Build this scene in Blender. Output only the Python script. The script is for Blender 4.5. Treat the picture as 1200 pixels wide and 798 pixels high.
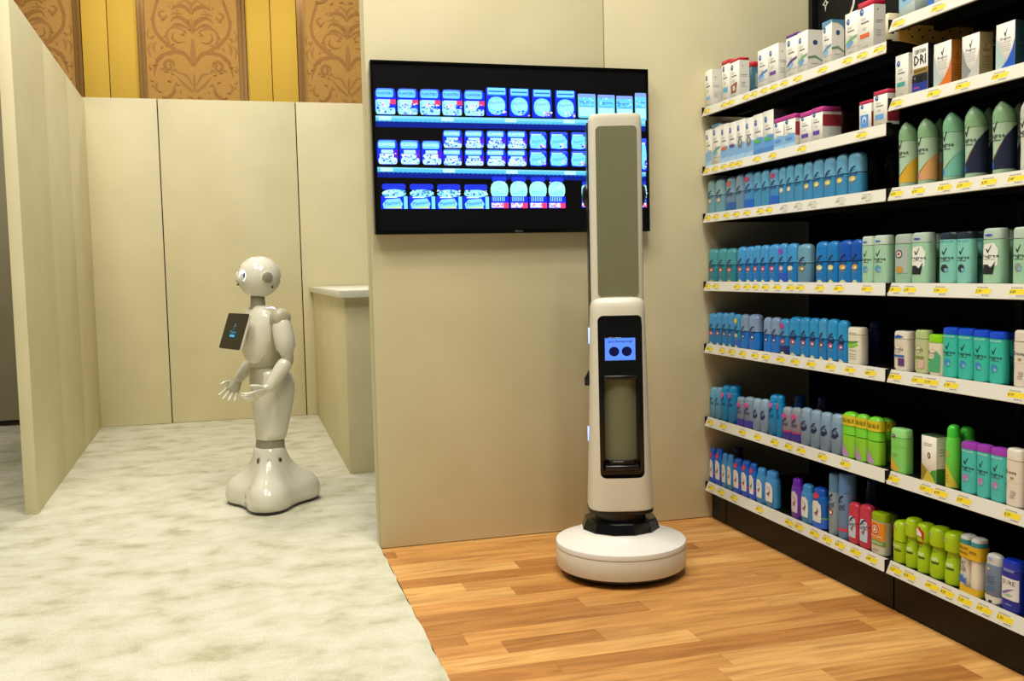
import bpy, bmesh, math, random
from mathutils import Vector, Matrix
for o in list(bpy.data.objects): bpy.data.objects.remove(o)
SC = bpy.context.scene
COL = SC.collection
random.seed(7)
R = math.radians
# ------------------------------------------------------------------ camera
FPX = 1140.0
cam = bpy.data.cameras.new('camera'); cam.sensor_width = 36.0; cam.sensor_fit = 'HORIZONTAL'
cam.lens = FPX/1200*36.0; cam.clip_start = .05; cam.clip_end = 100
co = bpy.data.objects.new('camera', cam); COL.objects.link(co)
yaw, pit, rol = .2692, .0707, -.0233
fwd = Vector((math.sin(yaw)*math.cos(pit), math.cos(yaw)*math.cos(pit), -math.sin(pit)))
rt0 = Vector((math.cos(yaw), -math.sin(yaw), 0)); up0 = rt0.cross(fwd)
rt = rt0*math.cos(rol)+up0*math.sin(rol); up = up0*math.cos(rol)-rt0*math.sin(rol)
co.matrix_world = Matrix(((rt.x, up.x, -fwd.x, 0), (rt.y, up.y, -fwd.y, 0), (rt.z, up.z, -fwd.z, 1.13), (0, 0, 0, 1)))
SC.camera = co
# ------------------------------------------------------------------ light
wd = bpy.data.worlds.new('ballroom_air'); SC.world = wd; wd.use_nodes = True
bg = wd.node_tree.nodes['Background']; bg.inputs[0].default_value = (1.0, .95, .82, 1); bg.inputs[1].default_value = .30
def lamp(x, y, z, watt, rad=.14, col=(1.0, .945, .83)):
    l = bpy.data.lights.new('ceiling_lamp', 'AREA'); l.shape = 'DISK'; l.size = rad*2; l.energy = watt; l.color = col
    o = bpy.data.objects.new('ceiling_lamp', l); COL.objects.link(o); o.location = (x, y, z)
# chandelier clusters of the ballroom, 5 m up
for (cx, cy, w) in ((.75, .9, 62), (1.0, 2.5, 56), (-1.1, 2.0, 50), (-.9, 3.9, 52), (-.2, 6.5, 54)):
    for k in range(4):
        a = k*math.pi/2+.5
        lamp(cx+.45*math.cos(a), cy+.45*math.sin(a), 5.0, w)
for (cx, cy, w) in ((-1.2, 10.4, 130), (.9, 10.4, 130)):
    lamp(cx, cy, 5.2, w, .3)
vs = SC.view_settings; SC.display_settings.display_device = 'sRGB'
vs.view_transform = 'Standard'; vs.look = 'None'; vs.gamma = 1; vs.exposure = -1.17; vs.use_curve_mapping = False
# ------------------------------------------------------------------ helpers
def lin(c): return c/12.92 if c <= .04045 else ((c+.055)/1.055)**2.4
def hx(h):
    h = h.lstrip('#'); return tuple(lin(int(h[i:i+2], 16)/255) for i in (0, 2, 4))+(1.0,)
MATS = {}
def mat(name, color, rough=.5, metal=0.0, coat=0.0, spec=.5, emit=0.0):
    k = (name, color, rough)
    if k in MATS: return MATS[k]
    m = bpy.data.materials.new(name); m.use_nodes = True
    b = m.node_tree.nodes['Principled BSDF']
    b.inputs['Base Color'].default_value = hx(color); b.inputs['Roughness'].default_value = rough
    b.inputs['Metallic'].default_value = metal; b.inputs['Coat Weight'].default_value = coat
    b.inputs['Specular IOR Level'].default_value = spec
    if emit:
        b.inputs['Emission Color'].default_value = hx(color); b.inputs['Emission Strength'].default_value = emit
    MATS[k] = m; return m
def plastic(h, rough=.32, tint=1.0):
    k = ('plastic', h, rough, tint)
    if k in MATS: return MATS[k]
    m = mat('plastic', h, rough); MATS.pop(('plastic', h, rough)); b = m.node_tree.nodes['Principled BSDF']; c = hx(h); g = (c[0]+c[1]+c[2])/3
    b.inputs['Base Color'].default_value = tuple(max(.004, tint*(g+(q-g)*(1.0 if tint == 1 else 1.15))) for q in c[:3])+(1,); MATS[k] = m; return m
def attr_mat(name, emit=0.0, rough=.45):
    m = bpy.data.materials.new(name); m.use_nodes = True; nt = m.node_tree
    b = nt.nodes['Principled BSDF']; a = nt.nodes.new('ShaderNodeAttribute'); a.attribute_name = 'Col'
    b.inputs['Roughness'].default_value = rough
    if emit:
        b.inputs['Base Color'].default_value = (0.001, .001, .001, 1)
        nt.links.new(a.outputs['Color'], b.inputs['Emission Color']); b.inputs['Emission Strength'].default_value = emit
    else: nt.links.new(a.outputs['Color'], b.inputs['Base Color'])
    return m
PRINT = attr_mat('print_ink'); SCREEN = attr_mat('screen_light', 2.7, .6); SCREEN.node_tree.nodes['Principled BSDF'].inputs['Specular IOR Level'].default_value = .12
def link(name, me, m=None, parent=None, loc=None):
    o = bpy.data.objects.new(name, me); COL.objects.link(o)
    if m is not None:
        for mm in (m if isinstance(m, (list, tuple)) else [m]): me.materials.append(mm)
    if parent: o.parent = parent
    if loc: o.location = loc
    return o
def tag(o, label=None, cat=None, group=None, kind=None):
    if label: o['label'] = label
    if cat: o['category'] = cat
    if group: o['group'] = group
    if kind: o['kind'] = kind
    return o
def thing(name, label, cat, loc=(0, 0, 0), rz=0, group=None, kind=None):
    o = bpy.data.objects.new(name, None); COL.objects.link(o); o.empty_display_size = .05
    o.location = loc; o.rotation_euler = (0, 0, rz)
    return tag(o, label, cat, group, kind)
class MB:
    def __init__(s): s.v = []; s.f = []; s.m = []
    def add(s, vs, fs, m=0):
        n = len(s.v); s.v += [tuple(p) for p in vs]
        for f in fs: s.f.append(tuple(i+n for i in f)); s.m.append(m)
        return s
    def box(s, x0, x1, y0, y1, z0, z1, m=0):
        v = [(x0, y0, z0), (x1, y0, z0), (x1, y1, z0), (x0, y1, z0), (x0, y0, z1), (x1, y0, z1), (x1, y1, z1), (x0, y1, z1)]
        return s.add(v, [(3, 2, 1, 0), (4, 5, 6, 7), (0, 1, 5, 4), (1, 2, 6, 5), (2, 3, 7, 6), (3, 0, 4, 7)], m)
    def rings(s, rings, cap=True, m=0, closed=True):
        n = len(rings[0]); vs = [p for r in rings for p in r]; fs = []
        for i in range(len(rings)-1):
            for j in range(n if closed else n-1):
                k = (j+1) % n; fs.append((i*n+j, i*n+k, (i+1)*n+k, (i+1)*n+j))
        if cap:
            fs.append(tuple(range(n-1, -1, -1))); fs.append(tuple((len(rings)-1)*n+j for j in range(n)))
        return s.add(vs, fs, m)
    def lathe(s, prof, cx=0, cy=0, n=40, m=0):
        return s.rings([[(cx+r*math.cos(2*math.pi*j/n), cy+r*math.sin(2*math.pi*j/n), z) for j in range(n)] for r, z in prof], True, m)
    def tube(s, pts, rad, n=14, m=0, round_ends=True):
        pts = [Vector(p) for p in pts]
        if not isinstance(rad, (list, tuple)): rad = [rad]*len(pts)
        P, Rr = list(pts), list(rad)
        if round_ends:
            d0 = (pts[0]-pts[1]).normalized(); d1 = (pts[-1]-pts[-2]).normalized()
            P = [pts[0]+d0*rad[0]*.95, pts[0]+d0*rad[0]*.7]+P+[pts[-1]+d1*rad[-1]*.7, pts[-1]+d1*rad[-1]*.95]
            Rr = [rad[0]*.25, rad[0]*.72]+Rr+[rad[-1]*.72, rad[-1]*.25]
        rings = []; u = None
        for i, p in enumerate(P):
            t = (P[min(i+1, len(P)-1)]-P[max(i-1, 0)]).normalized()
            if u is None:
                u = t.orthogonal().normalized()
            u = (u-t*u.dot(t)).normalized(); w = t.cross(u)
            rings.append([p+(u*math.cos(2*math.pi*j/n)+w*math.sin(2*math.pi*j/n))*Rr[i] for j in range(n)])
        return s.rings(rings, True, m)
    def mesh(s, name, smooth=None):
        me = bpy.data.meshes.new(name); me.from_pydata(s.v, [], s.f); me.polygons.foreach_set('material_index', s.m)
        if smooth is not None:
            me.polygons.foreach_set('use_smooth', [True]*len(me.polygons)); me.set_sharp_from_angle(angle=R(smooth))
        me.update(); return me
    def build(s, name, m=None, parent=None, smooth=None, loc=None): return link(name, s.mesh(name, smooth), m, parent, loc)
def bevbox(name, x0, x1, y0, y1, z0, z1, bev, m, parent=None, seg=2):
    bm = bmesh.new(); bmesh.ops.create_cube(bm, size=1)
    for v in bm.verts: v.co = Vector(((x0+x1)/2+v.co.x*(x1-x0), (y0+y1)/2+v.co.y*(y1-y0), (z0+z1)/2+v.co.z*(z1-z0)))
    bmesh.ops.bevel(bm, geom=bm.edges[:], offset=bev, segments=seg, affect='EDGES', profile=.5)
    me = bpy.data.meshes.new(name); bm.to_mesh(me); bm.free()
    me.polygons.foreach_set('use_smooth', [True]*len(me.polygons)); me.set_sharp_from_angle(angle=R(50))
    return link(name, me, m, parent)
def sup(cx, cy, z, a, b, n=2.6, N=32):       # superellipse ring, a along x, b along y
    out = []
    for j in range(N):
        t = 2*math.pi*j/N; c, s_ = math.cos(t), math.sin(t)
        out.append((cx+a*math.copysign(abs(c)**(2/n), c), cy+b*math.copysign(abs(s_)**(2/n), s_), z))
    return out
def rrect(x0, x1, z0, z1, r, n=5):           # rounded rectangle outline, counter-clockwise
    pts = []
    for cx, cz, a0 in ((x1-r, z0+r, -90), (x1-r, z1-r, 0), (x0+r, z1-r, 90), (x0+r, z0+r, 180)):
        for k in range(n+1):
            a = R(a0+90*k/n); pts.append((cx+r*math.cos(a), cz+r*math.sin(a)))
    return pts
# flat lettering as geometry, normalised to width 1 around the origin
TXT = {}
DG = None
def text_geo(s, res=1):
    if s in TXT: return TXT[s]
    cu = bpy.data.curves.new('lettering', 'FONT'); cu.body = s; cu.resolution_u = res; cu.size = 1; cu.offset = .012
    o = bpy.data.objects.new('lettering', cu); COL.objects.link(o)
    dg = bpy.context.evaluated_depsgraph_get(); me = bpy.data.meshes.new_from_object(o.evaluated_get(dg))
    vs = [(v.co.x, v.co.y) for v in me.vertices]; fs = [tuple(p.vertices) for p in me.polygons]
    bpy.data.objects.remove(o); bpy.data.meshes.remove(me); bpy.data.curves.remove(cu)
    xs = [v[0] for v in vs]; ys = [v[1] for v in vs]
    x0, w = min(xs), max(xs)-min(xs); yc = (min(ys)+max(ys))/2; hh = max(ys)-min(ys)
    TXT[s] = ([((x-x0)/w-.5, (y-yc)/w) for x, y in vs], fs, hh/w); return TXT[s]
def clip_half(pts, ax, lim, keep_less):
    out = []
    for i in range(len(pts)):
        a, b = pts[i], pts[(i+1) % len(pts)]; ia = (a[ax] <= lim) == keep_less; ib = (b[ax] <= lim) == keep_less
        if ia: out.append(a)
        if ia != ib:
            t = (lim-a[ax])/(b[ax]-a[ax]); out.append((a[0]+(b[0]-a[0])*t, a[1]+(b[1]-a[1])*t))
    return out
def clip_grid(pts, du, dv):                   # cut a flat polygon into cells so that it follows a curved pack
    res = []; us = [p[0] for p in pts]; i0, i1 = math.floor(min(us)/du+1e-6), math.ceil(max(us)/du-1e-6)
    for i in range(i0, max(i1, i0+1)):
        q = clip_half(clip_half(pts, 0, i*du, False), 0, (i+1)*du, True)
        if len(q) < 3: continue
        vs = [p[1] for p in q]; j0, j1 = math.floor(min(vs)/dv+1e-6), math.ceil(max(vs)/dv-1e-6)
        for j in range(j0, max(j1, j0+1)):
            r = clip_half(clip_half(q, 1, j*dv, False), 1, (j+1)*dv, True)
            if len(r) >= 3: res.append(r)
    return res
class Print:                                  # flat print: coloured polygons laid on a surface fn(u, v, lift) in metres
    def __init__(s, fn, step=.00025, grid=None): s.fn = fn; s.v = []; s.f = []; s.c = []; s.k = 1; s.step = step; s.grid = grid
    def poly(s, pts, col, lift=None):
        l = s.step*s.k if lift is None else lift; s.k += 1 if lift is None else 0
        for q in (clip_grid(pts, *s.grid) if s.grid else [pts]):
            n = len(s.v); s.v += [s.fn(u, v, l) for u, v in q]; s.f.append(tuple(range(n, n+len(q)))); s.c.append(hx(col))
    def rect(s, u0, u1, v0, v1, col, n=1, lift=None):
        l = s.step*s.k if lift is None else lift; s.k += 1 if lift is None else 0
        for i in range(n):
            a, b = u0+(u1-u0)*i/n, u0+(u1-u0)*(i+1)/n; s.poly([(a, v0), (b, v0), (b, v1), (a, v1)], col, l)
    def disc(s, u, v, ru, rv, col, n=14): s.poly([(u+ru*math.cos(2*math.pi*k/n), v+rv*math.sin(2*math.pi*k/n)) for k in range(n)], col)
    def text(s, t, u, v, w, col, hmax=9, shear=0, rot=0):
        vs, fs, asp = text_geo(t)
        k = w; ky = min(w, hmax/asp) if asp else w
        l = s.step*s.k; s.k += 1; n = len(s.v); cr, sr = math.cos(rot), math.sin(rot)
        for x, y in vs:
            X, Y = (x*k+shear*y*ky), y*ky
            s.v.append(s.fn(u+X*cr-Y*sr, v+X*sr+Y*cr, l))
        for f in fs: s.f.append(tuple(i+n for i in f)); s.c.append(hx(col))
    def mesh(s, name):
        me = bpy.data.meshes.new(name); me.from_pydata(s.v, [], s.f)
        at = me.color_attributes.new('Col', 'FLOAT_COLOR', 'CORNER')
        buf = []
        for p, c in zip(me.polygons, s.c): buf += list(c)*len(p.vertices)
        at.data.foreach_set('color', buf); me.update(); return me
    def build(s, name, parent, m=None): return link(name, s.mesh(name), m or PRINT, parent)
CHECK = [(-.42, .02), (-.26, .10), (-.10, -.26), (.34, .62), (.46, .66), (-.06, -.60), (-.16, -.60)]
def boolean_cut(ob, cutter):
    md = ob.modifiers.new('cut', 'BOOLEAN'); md.operation = 'DIFFERENCE'; md.object = cutter; md.solver = 'EXACT'; md.material_mode = 'TRANSFER'
    bpy.context.view_layer.update(); dg = bpy.context.evaluated_depsgraph_get()
    me = bpy.data.meshes.new_from_object(ob.evaluated_get(dg)); ob.modifiers.clear(); ob.data = me; me.name = ob.name
    bpy.data.objects.remove(cutter); me.polygons.foreach_set('use_smooth', [True]*len(me.polygons)); me.set_sharp_from_angle(angle=R(32))
# ------------------------------------------------------------------ setting
def noise_mat(name, c1, c2, scale, rough=.8, bump=0.0, bscale=200, stretch=(1, 1, 1), lo=.35, hi=.65, detail=4):
    m = bpy.data.materials.new(name); m.use_nodes = True; nt = m.node_tree; N = nt.nodes; L = nt.links
    b = N['Principled BSDF']; b.inputs['Roughness'].default_value = rough
    tc = N.new('ShaderNodeTexCoord'); mp = N.new('ShaderNodeMapping'); mp.inputs['Scale'].default_value = stretch
    L.new(tc.outputs['Object'], mp.inputs['Vector'])
    no = N.new('ShaderNodeTexNoise'); no.inputs['Scale'].default_value = scale; no.inputs['Detail'].default_value = detail
    L.new(mp.outputs[0], no.inputs['Vector'])
    cr = N.new('ShaderNodeValToRGB'); cr.color_ramp.elements[0].position = lo; cr.color_ramp.elements[1].position = hi
    cr.color_ramp.elements[0].color = hx(c1); cr.color_ramp.elements[1].color = hx(c2)
    L.new(no.outputs['Fac'], cr.inputs[0]); L.new(cr.outputs[0], b.inputs['Base Color'])
    if bump:
        n2 = N.new('ShaderNodeTexNoise'); n2.inputs['Scale'].default_value = bscale; L.new(tc.outputs['Object'], n2.inputs['Vector'])
        bp = N.new('ShaderNodeBump'); bp.inputs['Strength'].default_value = bump; bp.inputs['Distance'].default_value = .004
        L.new(n2.outputs['Fac'], bp.inputs['Height']); L.new(bp.outputs[0], b.inputs['Normal'])
    return m
M_PANEL = noise_mat('cream_laminate', '#d0c7a0', '#d6cda8', 3, .55, .03, 60)
M_PANEL2 = noise_mat('pale_laminate', '#d0c69e', '#d6cca5', 3, .5, .03, 60)
M_SEAM = mat('dark_joint', '#2a251a', .9)
M_GOLD = noise_mat('gold_fabric', '#d3a833', '#dcb340', 90, .75, .1, 400)
M_DAMASK = noise_mat('damask_ground', '#bb8a40', '#c6964a', 60, .8, .15, 300)
M_TRIM = mat('bronze_trim', '#8a6224', .35, .3)
M_WALL_SHADE = noise_mat('shaded_cream_panel', '#8d8468', '#968c70', 4, .9)  # cream panel darkened in colour to hold the partition's shade
# carpet: pale pile with olive crushed patches
def carpet_mat():
    m = bpy.data.materials.new('carpet_pile'); m.use_nodes = True; nt = m.node_tree; N = nt.nodes; L = nt.links
    b = N['Principled BSDF']; b.inputs['Roughness'].default_value = .95; b.inputs['Specular IOR Level'].default_value = .1
    tc = N.new('ShaderNodeTexCoord')
    def noise(scale, st, det, dist=0.0):
        mp = N.new('ShaderNodeMapping'); mp.inputs['Scale'].default_value = st; L.new(tc.outputs['Object'], mp.inputs[0])
        n = N.new('ShaderNodeTexNoise'); n.inputs['Scale'].default_value = scale; n.inputs['Detail'].default_value = det
        n.inputs['Distortion'].default_value = dist; n.inputs['Roughness'].default_value = .62; L.new(mp.outputs[0], n.inputs[0]); return n
    n1 = noise(6.2, (.85, 1.05, 1), 12, .15)
    r1 = N.new('ShaderNodeValToRGB'); e = r1.color_ramp.elements
    e[0].position = .33; e[0].color = hx('#aeaa8c'); e[1].position = .60; e[1].color = hx('#d0cdb9')
    e2 = e.new(.45); e2.color = hx('#c4c1a9')
    L.new(n1.outputs['Fac'], r1.inputs[0])
    n2 = noise(160, (1, 1, 1), 2)
    r2 = N.new('ShaderNodeValToRGB'); r2.color_ramp.elements[0].position = .3; r2.color_ramp.elements[0].color = (.70, .70, .68, 1)
    r2.color_ramp.elements[1].position = .62; r2.color_ramp.elements[1].color = (1, 1, 1, 1)
    L.new(n2.outputs['Fac'], r2.inputs[0])
    mx = N.new('ShaderNodeMix'); mx.data_type = 'RGBA'; mx.blend_type = 'MULTIPLY'; mx.inputs[0].default_value = .6
    L.new(r1.outputs[0], mx.inputs[6]); L.new(r2.outputs[0], mx.inputs[7]); L.new(mx.outputs[2], b.inputs['Base Color'])
    ad = N.new('ShaderNodeMath'); ad.operation = 'ADD'; L.new(n1.outputs['Fac'], ad.inputs[0]); L.new(n2.outputs['Fac'], ad.inputs[1])
    bp = N.new('ShaderNodeBump'); bp.inputs['Strength'].default_value = .35; bp.inputs['Distance'].default_value = .006
    L.new(ad.outputs[0], bp.inputs['Height']); L.new(bp.outputs[0], b.inputs['Normal']); return m
def wood_mat():
    m = bpy.data.materials.new('vinyl_oak'); m.use_nodes = True; nt = m.node_tree; N = nt.nodes; L = nt.links
    b = N['Principled BSDF']; b.inputs['Roughness'].default_value = .42
    oi = N.new('ShaderNodeObjectInfo'); tc = N.new('ShaderNodeTexCoord')
    mp = N.new('ShaderNodeMapping'); mp.inputs['Scale'].default_value = (1.6, 14, 1); L.new(tc.outputs['Object'], mp.inputs[0])
    av = N.new('ShaderNodeCombineXYZ'); ml = N.new('ShaderNodeMath'); ml.operation = 'MULTIPLY'; ml.inputs[1].default_value = 37
    L.new(oi.outputs['Random'], ml.inputs[0]); L.new(ml.outputs[0], av.inputs[0]); L.new(ml.outputs[0], av.inputs[1]); L.new(av.outputs[0], mp.inputs['Location'])
    n = N.new('ShaderNodeTexNoise'); n.inputs['Scale'].default_value = 2.2; n.inputs['Detail'].default_value = 6; n.inputs['Distortion'].default_value = .8
    L.new(mp.outputs[0], n.inputs[0])
    r = N.new('ShaderNodeValToRGB'); r.color_ramp.elements[0].position = .3; r.color_ramp.elements[0].color = (.60, .50, .40, 1)
    r.color_ramp.elements[1].position = .62; r.color_ramp.elements[1].color = (1.06, 1.05, 1.03, 1); L.new(n.outputs['Fac'], r.inputs[0])
    mx = N.new('ShaderNodeMix'); mx.data_type = 'RGBA'; mx.blend_type = 'MULTIPLY'; mx.inputs[0].default_value = .8
    L.new(oi.outputs['Color'], mx.inputs[6]); L.new(r.outputs[0], mx.inputs[7]); L.new(mx.outputs[2], b.inputs['Base Color']); return m
M_CARPET = carpet_mat(); M_WOOD = wood_mat()
WALLY = 3.951; KX = .507
fl = thing('floor', 'display floor of pale carpet and honey wood planks', 'floor', kind='structure')
cm = MB()
edge = [(KX+random.uniform(-.003, .004), -1.2+(WALLY+1.2)*i/90) for i in range(91)]
outl = [(-5, -1.2)]+edge+[(KX, WALLY+.02), (3.2, WALLY+.02), (3.2, 12.1), (-5, 12.1)]
n = len(outl)
cm.add([(x, y, .006) for x, y in outl]+[(x, y, -.02) for x, y in outl], [tuple(range(n)), tuple(range(2*n-1, n-1, -1))]+[(i+n, (i+1) % n+n, (i+1) % n, i) for i in range(n)])
cm.build('carpet', M_CARPET, fl)
MB().box(KX, 3.2, -1.2, WALLY+.06, -.03, -.012).build('underlay', M_SEAM, fl)
joints = {10: [(.98, 0, 2)], 7: [(.885, 0, 2)], 5: [(1.072, 2, 1)], 4: [(1.26, 2, 1)], 3: [(.62, 2, 0), (1.655, 1, 0)], 2: [(.72, 1, 2), (1.028, 2, 1)], 1: [(1.30, 0, 1)], 0: [(.828, 2, 1), (1.847, 2, 1)], 13: [(.556, 2, 1)], -1: [(1.303, 1, 0)]}
tones = ['#d8a460', '#ca924f', '#b0773b']
for k in range(-28, 15):
    y0 = 2.53+.098*k; y1 = min(y0+.098, WALLY+.05)
    if y1-y0 < .01: continue
    js = joints.get(k)
    cuts = [KX+.004]
    tn = []
    if js:
        for x, ta, tb in js: cuts.append(x); tn.append(ta)
        tn.append(js[-1][2])
        if cuts[-1] < 1.35: cuts.append(cuts[-1]+random.uniform(.55, .8)); tn.append(random.choice((0, 1, 1, 2)))
    else:
        x = KX+random.uniform(.2, .75)
        while x < 2.0: cuts.append(x); tn.append(random.choice((0, 1, 1, 2))); x += random.uniform(.45, .85)
        tn.append(random.choice((0, 1, 1)))
    cuts.append(2.62)
    while len(tn) < len(cuts)-1: tn.append(1)
    for a, b_, t in zip(cuts, cuts[1:], tn):
        if b_-a < .02: continue
        p = MB().box(a+.0003, b_-.0003, y0+.0003, y1-.0003, -.0118, 0).build('plank', M_WOOD, fl)
        c = hx(tones[t]); j = random.uniform(.93, 1.06); p.color = (c[0]*j, c[1]*j, c[2]*j, 1)
# display wall with the television
w = thing('wall_display', 'tall cream panel wall carrying the television', 'wall', kind='structure')
MB().box(KX+.012, 2.70, WALLY+.02, WALLY+.10, 0, 3.2).build('wall_core', M_SEAM, w)
bevbox('wall_panel', KX+.003, 1.524, WALLY, WALLY+.02, .003, 3.2, .001, M_PANEL, w)
bevbox('wall_panel', 1.528, 2.70, WALLY, WALLY+.02, .003, 3.2, .001, M_PANEL, w)
bevbox('end_panel', KX, KX+.012, WALLY+.024, WALLY+.105, .003, 3.2, .001, M_PANEL2, w)
# low back wall
BY = 8.0
w = thing('wall_back', 'low cream panel wall behind the humanoid robot', 'wall', kind='structure')
MB().box(-1.10, 3.0, BY+.025, BY+.07, 0, 2.508).build('wall_core', M_SEAM, w)
xs = [-1.10, -.567, .468, 1.5, 3.0]
for a, b_ in zip(xs, xs[1:]): bevbox('wall_panel', a+.004, b_-.004, BY, BY+.025, .008, 2.512, .002, M_PANEL2, w)
# left partition
w = thing('wall_left', 'cream partition end standing on the carpet at left', 'wall', (-.999, 5.117, 0), math.atan2(.085, 2.883), kind='structure')
MB().box(-.052, -.006, .012, 2.95, 0, 2.487).build('wall_core', M_SEAM, w)
for a, b_ in ((.0125, .97), (.9712, 1.93), (1.9312, 2.90)):
    bevbox('wall_panel', -.006, 0, a, b_, .004, 2.49, .001, M_PANEL2, w)
    bevbox('wall_panel', -.058, -.052, a, b_, .004, 2.49, .001, M_PANEL2, w)
bevbox('end_panel', -.058, 0, 0, .012, .004, 2.49, .001, M_PANEL2, w)
# wall beyond the partition, its shade mixed into the panel colour
w = thing('wall_far', 'cream panel wall beyond the left partition, shade put into its colour', 'wall', kind='structure')
for a, b_ in ((-4.6, -3.4), (-3.396, -2.2), (-2.196, -1.16)):
    bevbox('wall_panel', a, b_, 8.41, 8.45, .05, 2.52, .002, M_WALL_SHADE, w)
MB().box(-4.6, -1.16, 8.43, 8.46, 0, 2.4).build('wall_core', M_SEAM, w)
# ballroom wall in gold with damask panels
BW = 12.0
w = thing('wall_ballroom', 'gold ballroom wall with framed damask panels', 'wall', kind='structure')
MB().box(-5, 3.2, BW+.02, BW+.1, 0, 5.4).build('wall_core', M_SEAM, w)
strokes = [([(0, 490), (60, 400), (120, 385), (190, 395), (250, 430), (285, 510), (298, 575)], [10, 16, 16, 13, 15, 11, 2]),
    ([(40, 420), (130, 375), (215, 305), (275, 225), (285, 130), (262, 40), (240, -30)], [4, 9, 14, 14, 12, 12, 10]),
    ([(90, 375), (165, 330), (192, 260), (165, 205), (105, 195), (40, 235)], [3, 9, 12, 9, 12, 2]),
    ([(2, 235), (20, 175), (70, 125), (130, 120), (155, 160)], [5, 15, 17, 11, 2]), ([(8, 225), (70, 180), (130, 175), (160, 215)], [3, 12, 10, 2]),
    ([(0, 240), (0, 180), (0, 120)], [3, 10, 2]), ([(0, 680), (0, 600), (0, 545)], [9, 11, 2]), ([(10, 470), (4, 380), (0, 280)], [12, 18, 6]),
    ([(150, 640), (155, 690), (190, 730), (250, 752)], [2, 14, 14, 2]), ([(10, 690), (70, 640), (130, 570)], [9, 12, 2]), ([(15, 640), (60, 560), (120, 545)], [3, 10, 2]),
    ([(270, 310), (290, 350), (282, 400)], [3, 13, 2]), ([(300, 320), (330, 360), (315, 430)], [2, 10, 2]), ([(270, 620), (290, 660), (265, 700)], [2, 13, 2]), ([(320, 480), (330, 510), (318, 540)], [2, 8, 2]),
    ([(145, 500), (150, 465), (185, 450), (215, 475), (205, 515), (175, 515), (165, 490), (185, 482)], [3, 9, 12, 13, 13, 10, 8, 4]),
    ([(120, 545), (140, 520), (165, 535)], [2, 12, 2]), ([(215, 540), (235, 515), (250, 540)], [2, 9, 2]), ([(180, 100), (215, 130), (240, 90), (205, 70)], [3, 9, 9, 2]),
    ([(0, 90), (40, 40), (100, 30), (150, 60)], [5, 14, 13, 2]), ([(60, 90), (120, 85), (160, 100)], [2, 8, 2]), ([(0, 60), (10, 10), (60, -30)], [4, 12, 2]), ([(320, 210), (335, 250), (322, 290)], [2, 9, 2]), ([(60, 300), (110, 310), (150, 280), (140, 235)], [2, 8, 8, 2])]
rl = random.Random(11)
for _ in range(46):                          # small leaves filling the ground
    x, y, a, ln = rl.uniform(15, 335), rl.uniform(-20, 745), rl.uniform(0, 6.28), rl.uniform(16, 34)
    strokes.append(([(x, y), (x+ln*math.cos(a)*.5, y+ln*math.sin(a)*.5), (x+ln*math.cos(a+.5), y+ln*math.sin(a+.5))], [1, rl.uniform(4, 7), 1]))
def catmull(p, r, sub=4):
    out = []
    for i in range(len(p)-1):
        a, b_, c, d = p[max(i-1, 0)], p[i], p[i+1], p[min(i+2, len(p)-1)]
        for k in range(sub):
            t = k/sub
            f = lambda q: .5*((2*q[1])+(-q[0]+q[2])*t+(2*q[0]-5*q[1]+4*q[2]-q[3])*t*t+(-q[0]+3*q[1]-3*q[2]+q[3])*t**3)
            out.append((f((a[0], b_[0], c[0], d[0])), f((a[1], b_[1], c[1], d[1])), r[i]+(r[i+1]-r[i])*t))
    out.append((p[-1][0], p[-1][1], r[-1])); return out
def damask(cx, half, par):
    P = Print(lambda u, v, l: (cx+u, BW-.004-l, v), .00005)
    s_ = .00147
    for rep in range(2):
        z0 = 3.2+rep*1.16
        for pts, rr in strokes:
            for sg in (-1, 1):
                pl = catmull(pts, rr); L_, R_ = [], []
                for i, (x, y, r_) in enumerate(pl):
                    x2, y2 = pl[min(i+1, len(pl)-1)][:2]; x1, y1 = pl[max(i-1, 0)][:2]
                    dx, dy = x2-x1, y2-y1; q = math.hypot(dx, dy) or 1
                    L_.append((x-dy/q*r_, y+dx/q*r_)); R_.append((x+dy/q*r_, y-dx/q*r_))
                T = lambda p: (sg*p[0]*s_, z0+(750-p[1])*s_)
                l = .00005*P.k; P.k += 1; col = '#a5722f' if sg*len(pts) % 3 else '#aa7836'
                for i in range(len(L_)-1): P.poly([T(L_[i]), T(L_[i+1]), T(R_[i+1]), T(R_[i])], col, l)
    P.build('damask_figure', par, DAMASK_INK)
DAMASK_INK = attr_mat('damask_weave', 0, .7)
for cx in (-2.21, -.43, 1.345, -3.99):
    f = MB().box(cx-.515, cx+.515, BW-.004, BW+.02, .9, 5.2).build('damask_panel', M_DAMASK, w)
    damask(cx, .515, f)
    for sg in (-1, 1):
        t = MB()
        for a, b_, d in ((.515, .54, .03), (.54, .56, .018), (.56, .592, .04)):
            x0, x1 = sorted((cx+sg*a, cx+sg*b_)); t.box(x0, x1, BW-d, BW+.02, .9, 5.2)
        t.build('frame_moulding', M_TRIM, w)
for a, b_ in ((-4.9, -4.59), (-3.39, -3.1), (-3.096, -2.81), (-1.612, -1.346), (-1.338, -1.028), (.168, .445), (.453, .747), (1.943, 2.24), (2.248, 3.1)):
    bevbox('gold_panel', a, b_, BW-.012, BW+.02, .9, 5.2, .004, M_GOLD, w)
# white service counter
c = thing('counter', 'cream service counter with pale top against the back wall', 'counter', (.55, 5.5, .006))
MB().box(.012, .9, .02, 2.48, 0, 1.0).build('cabinet', M_SEAM, c)
bevbox('side_panel', 0, .012, .004, 2.49, 0, 1.0, .001, M_PANEL2, c)
bevbox('end_panel', .004, .9, 0, .016, 0, 1.0, .001, M_PANEL2, c)
bevbox('countertop', -.03, .93, -.05, 2.49, 1.0, 1.042, .003, mat('pale_top', '#dedccb', .35), c)
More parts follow.
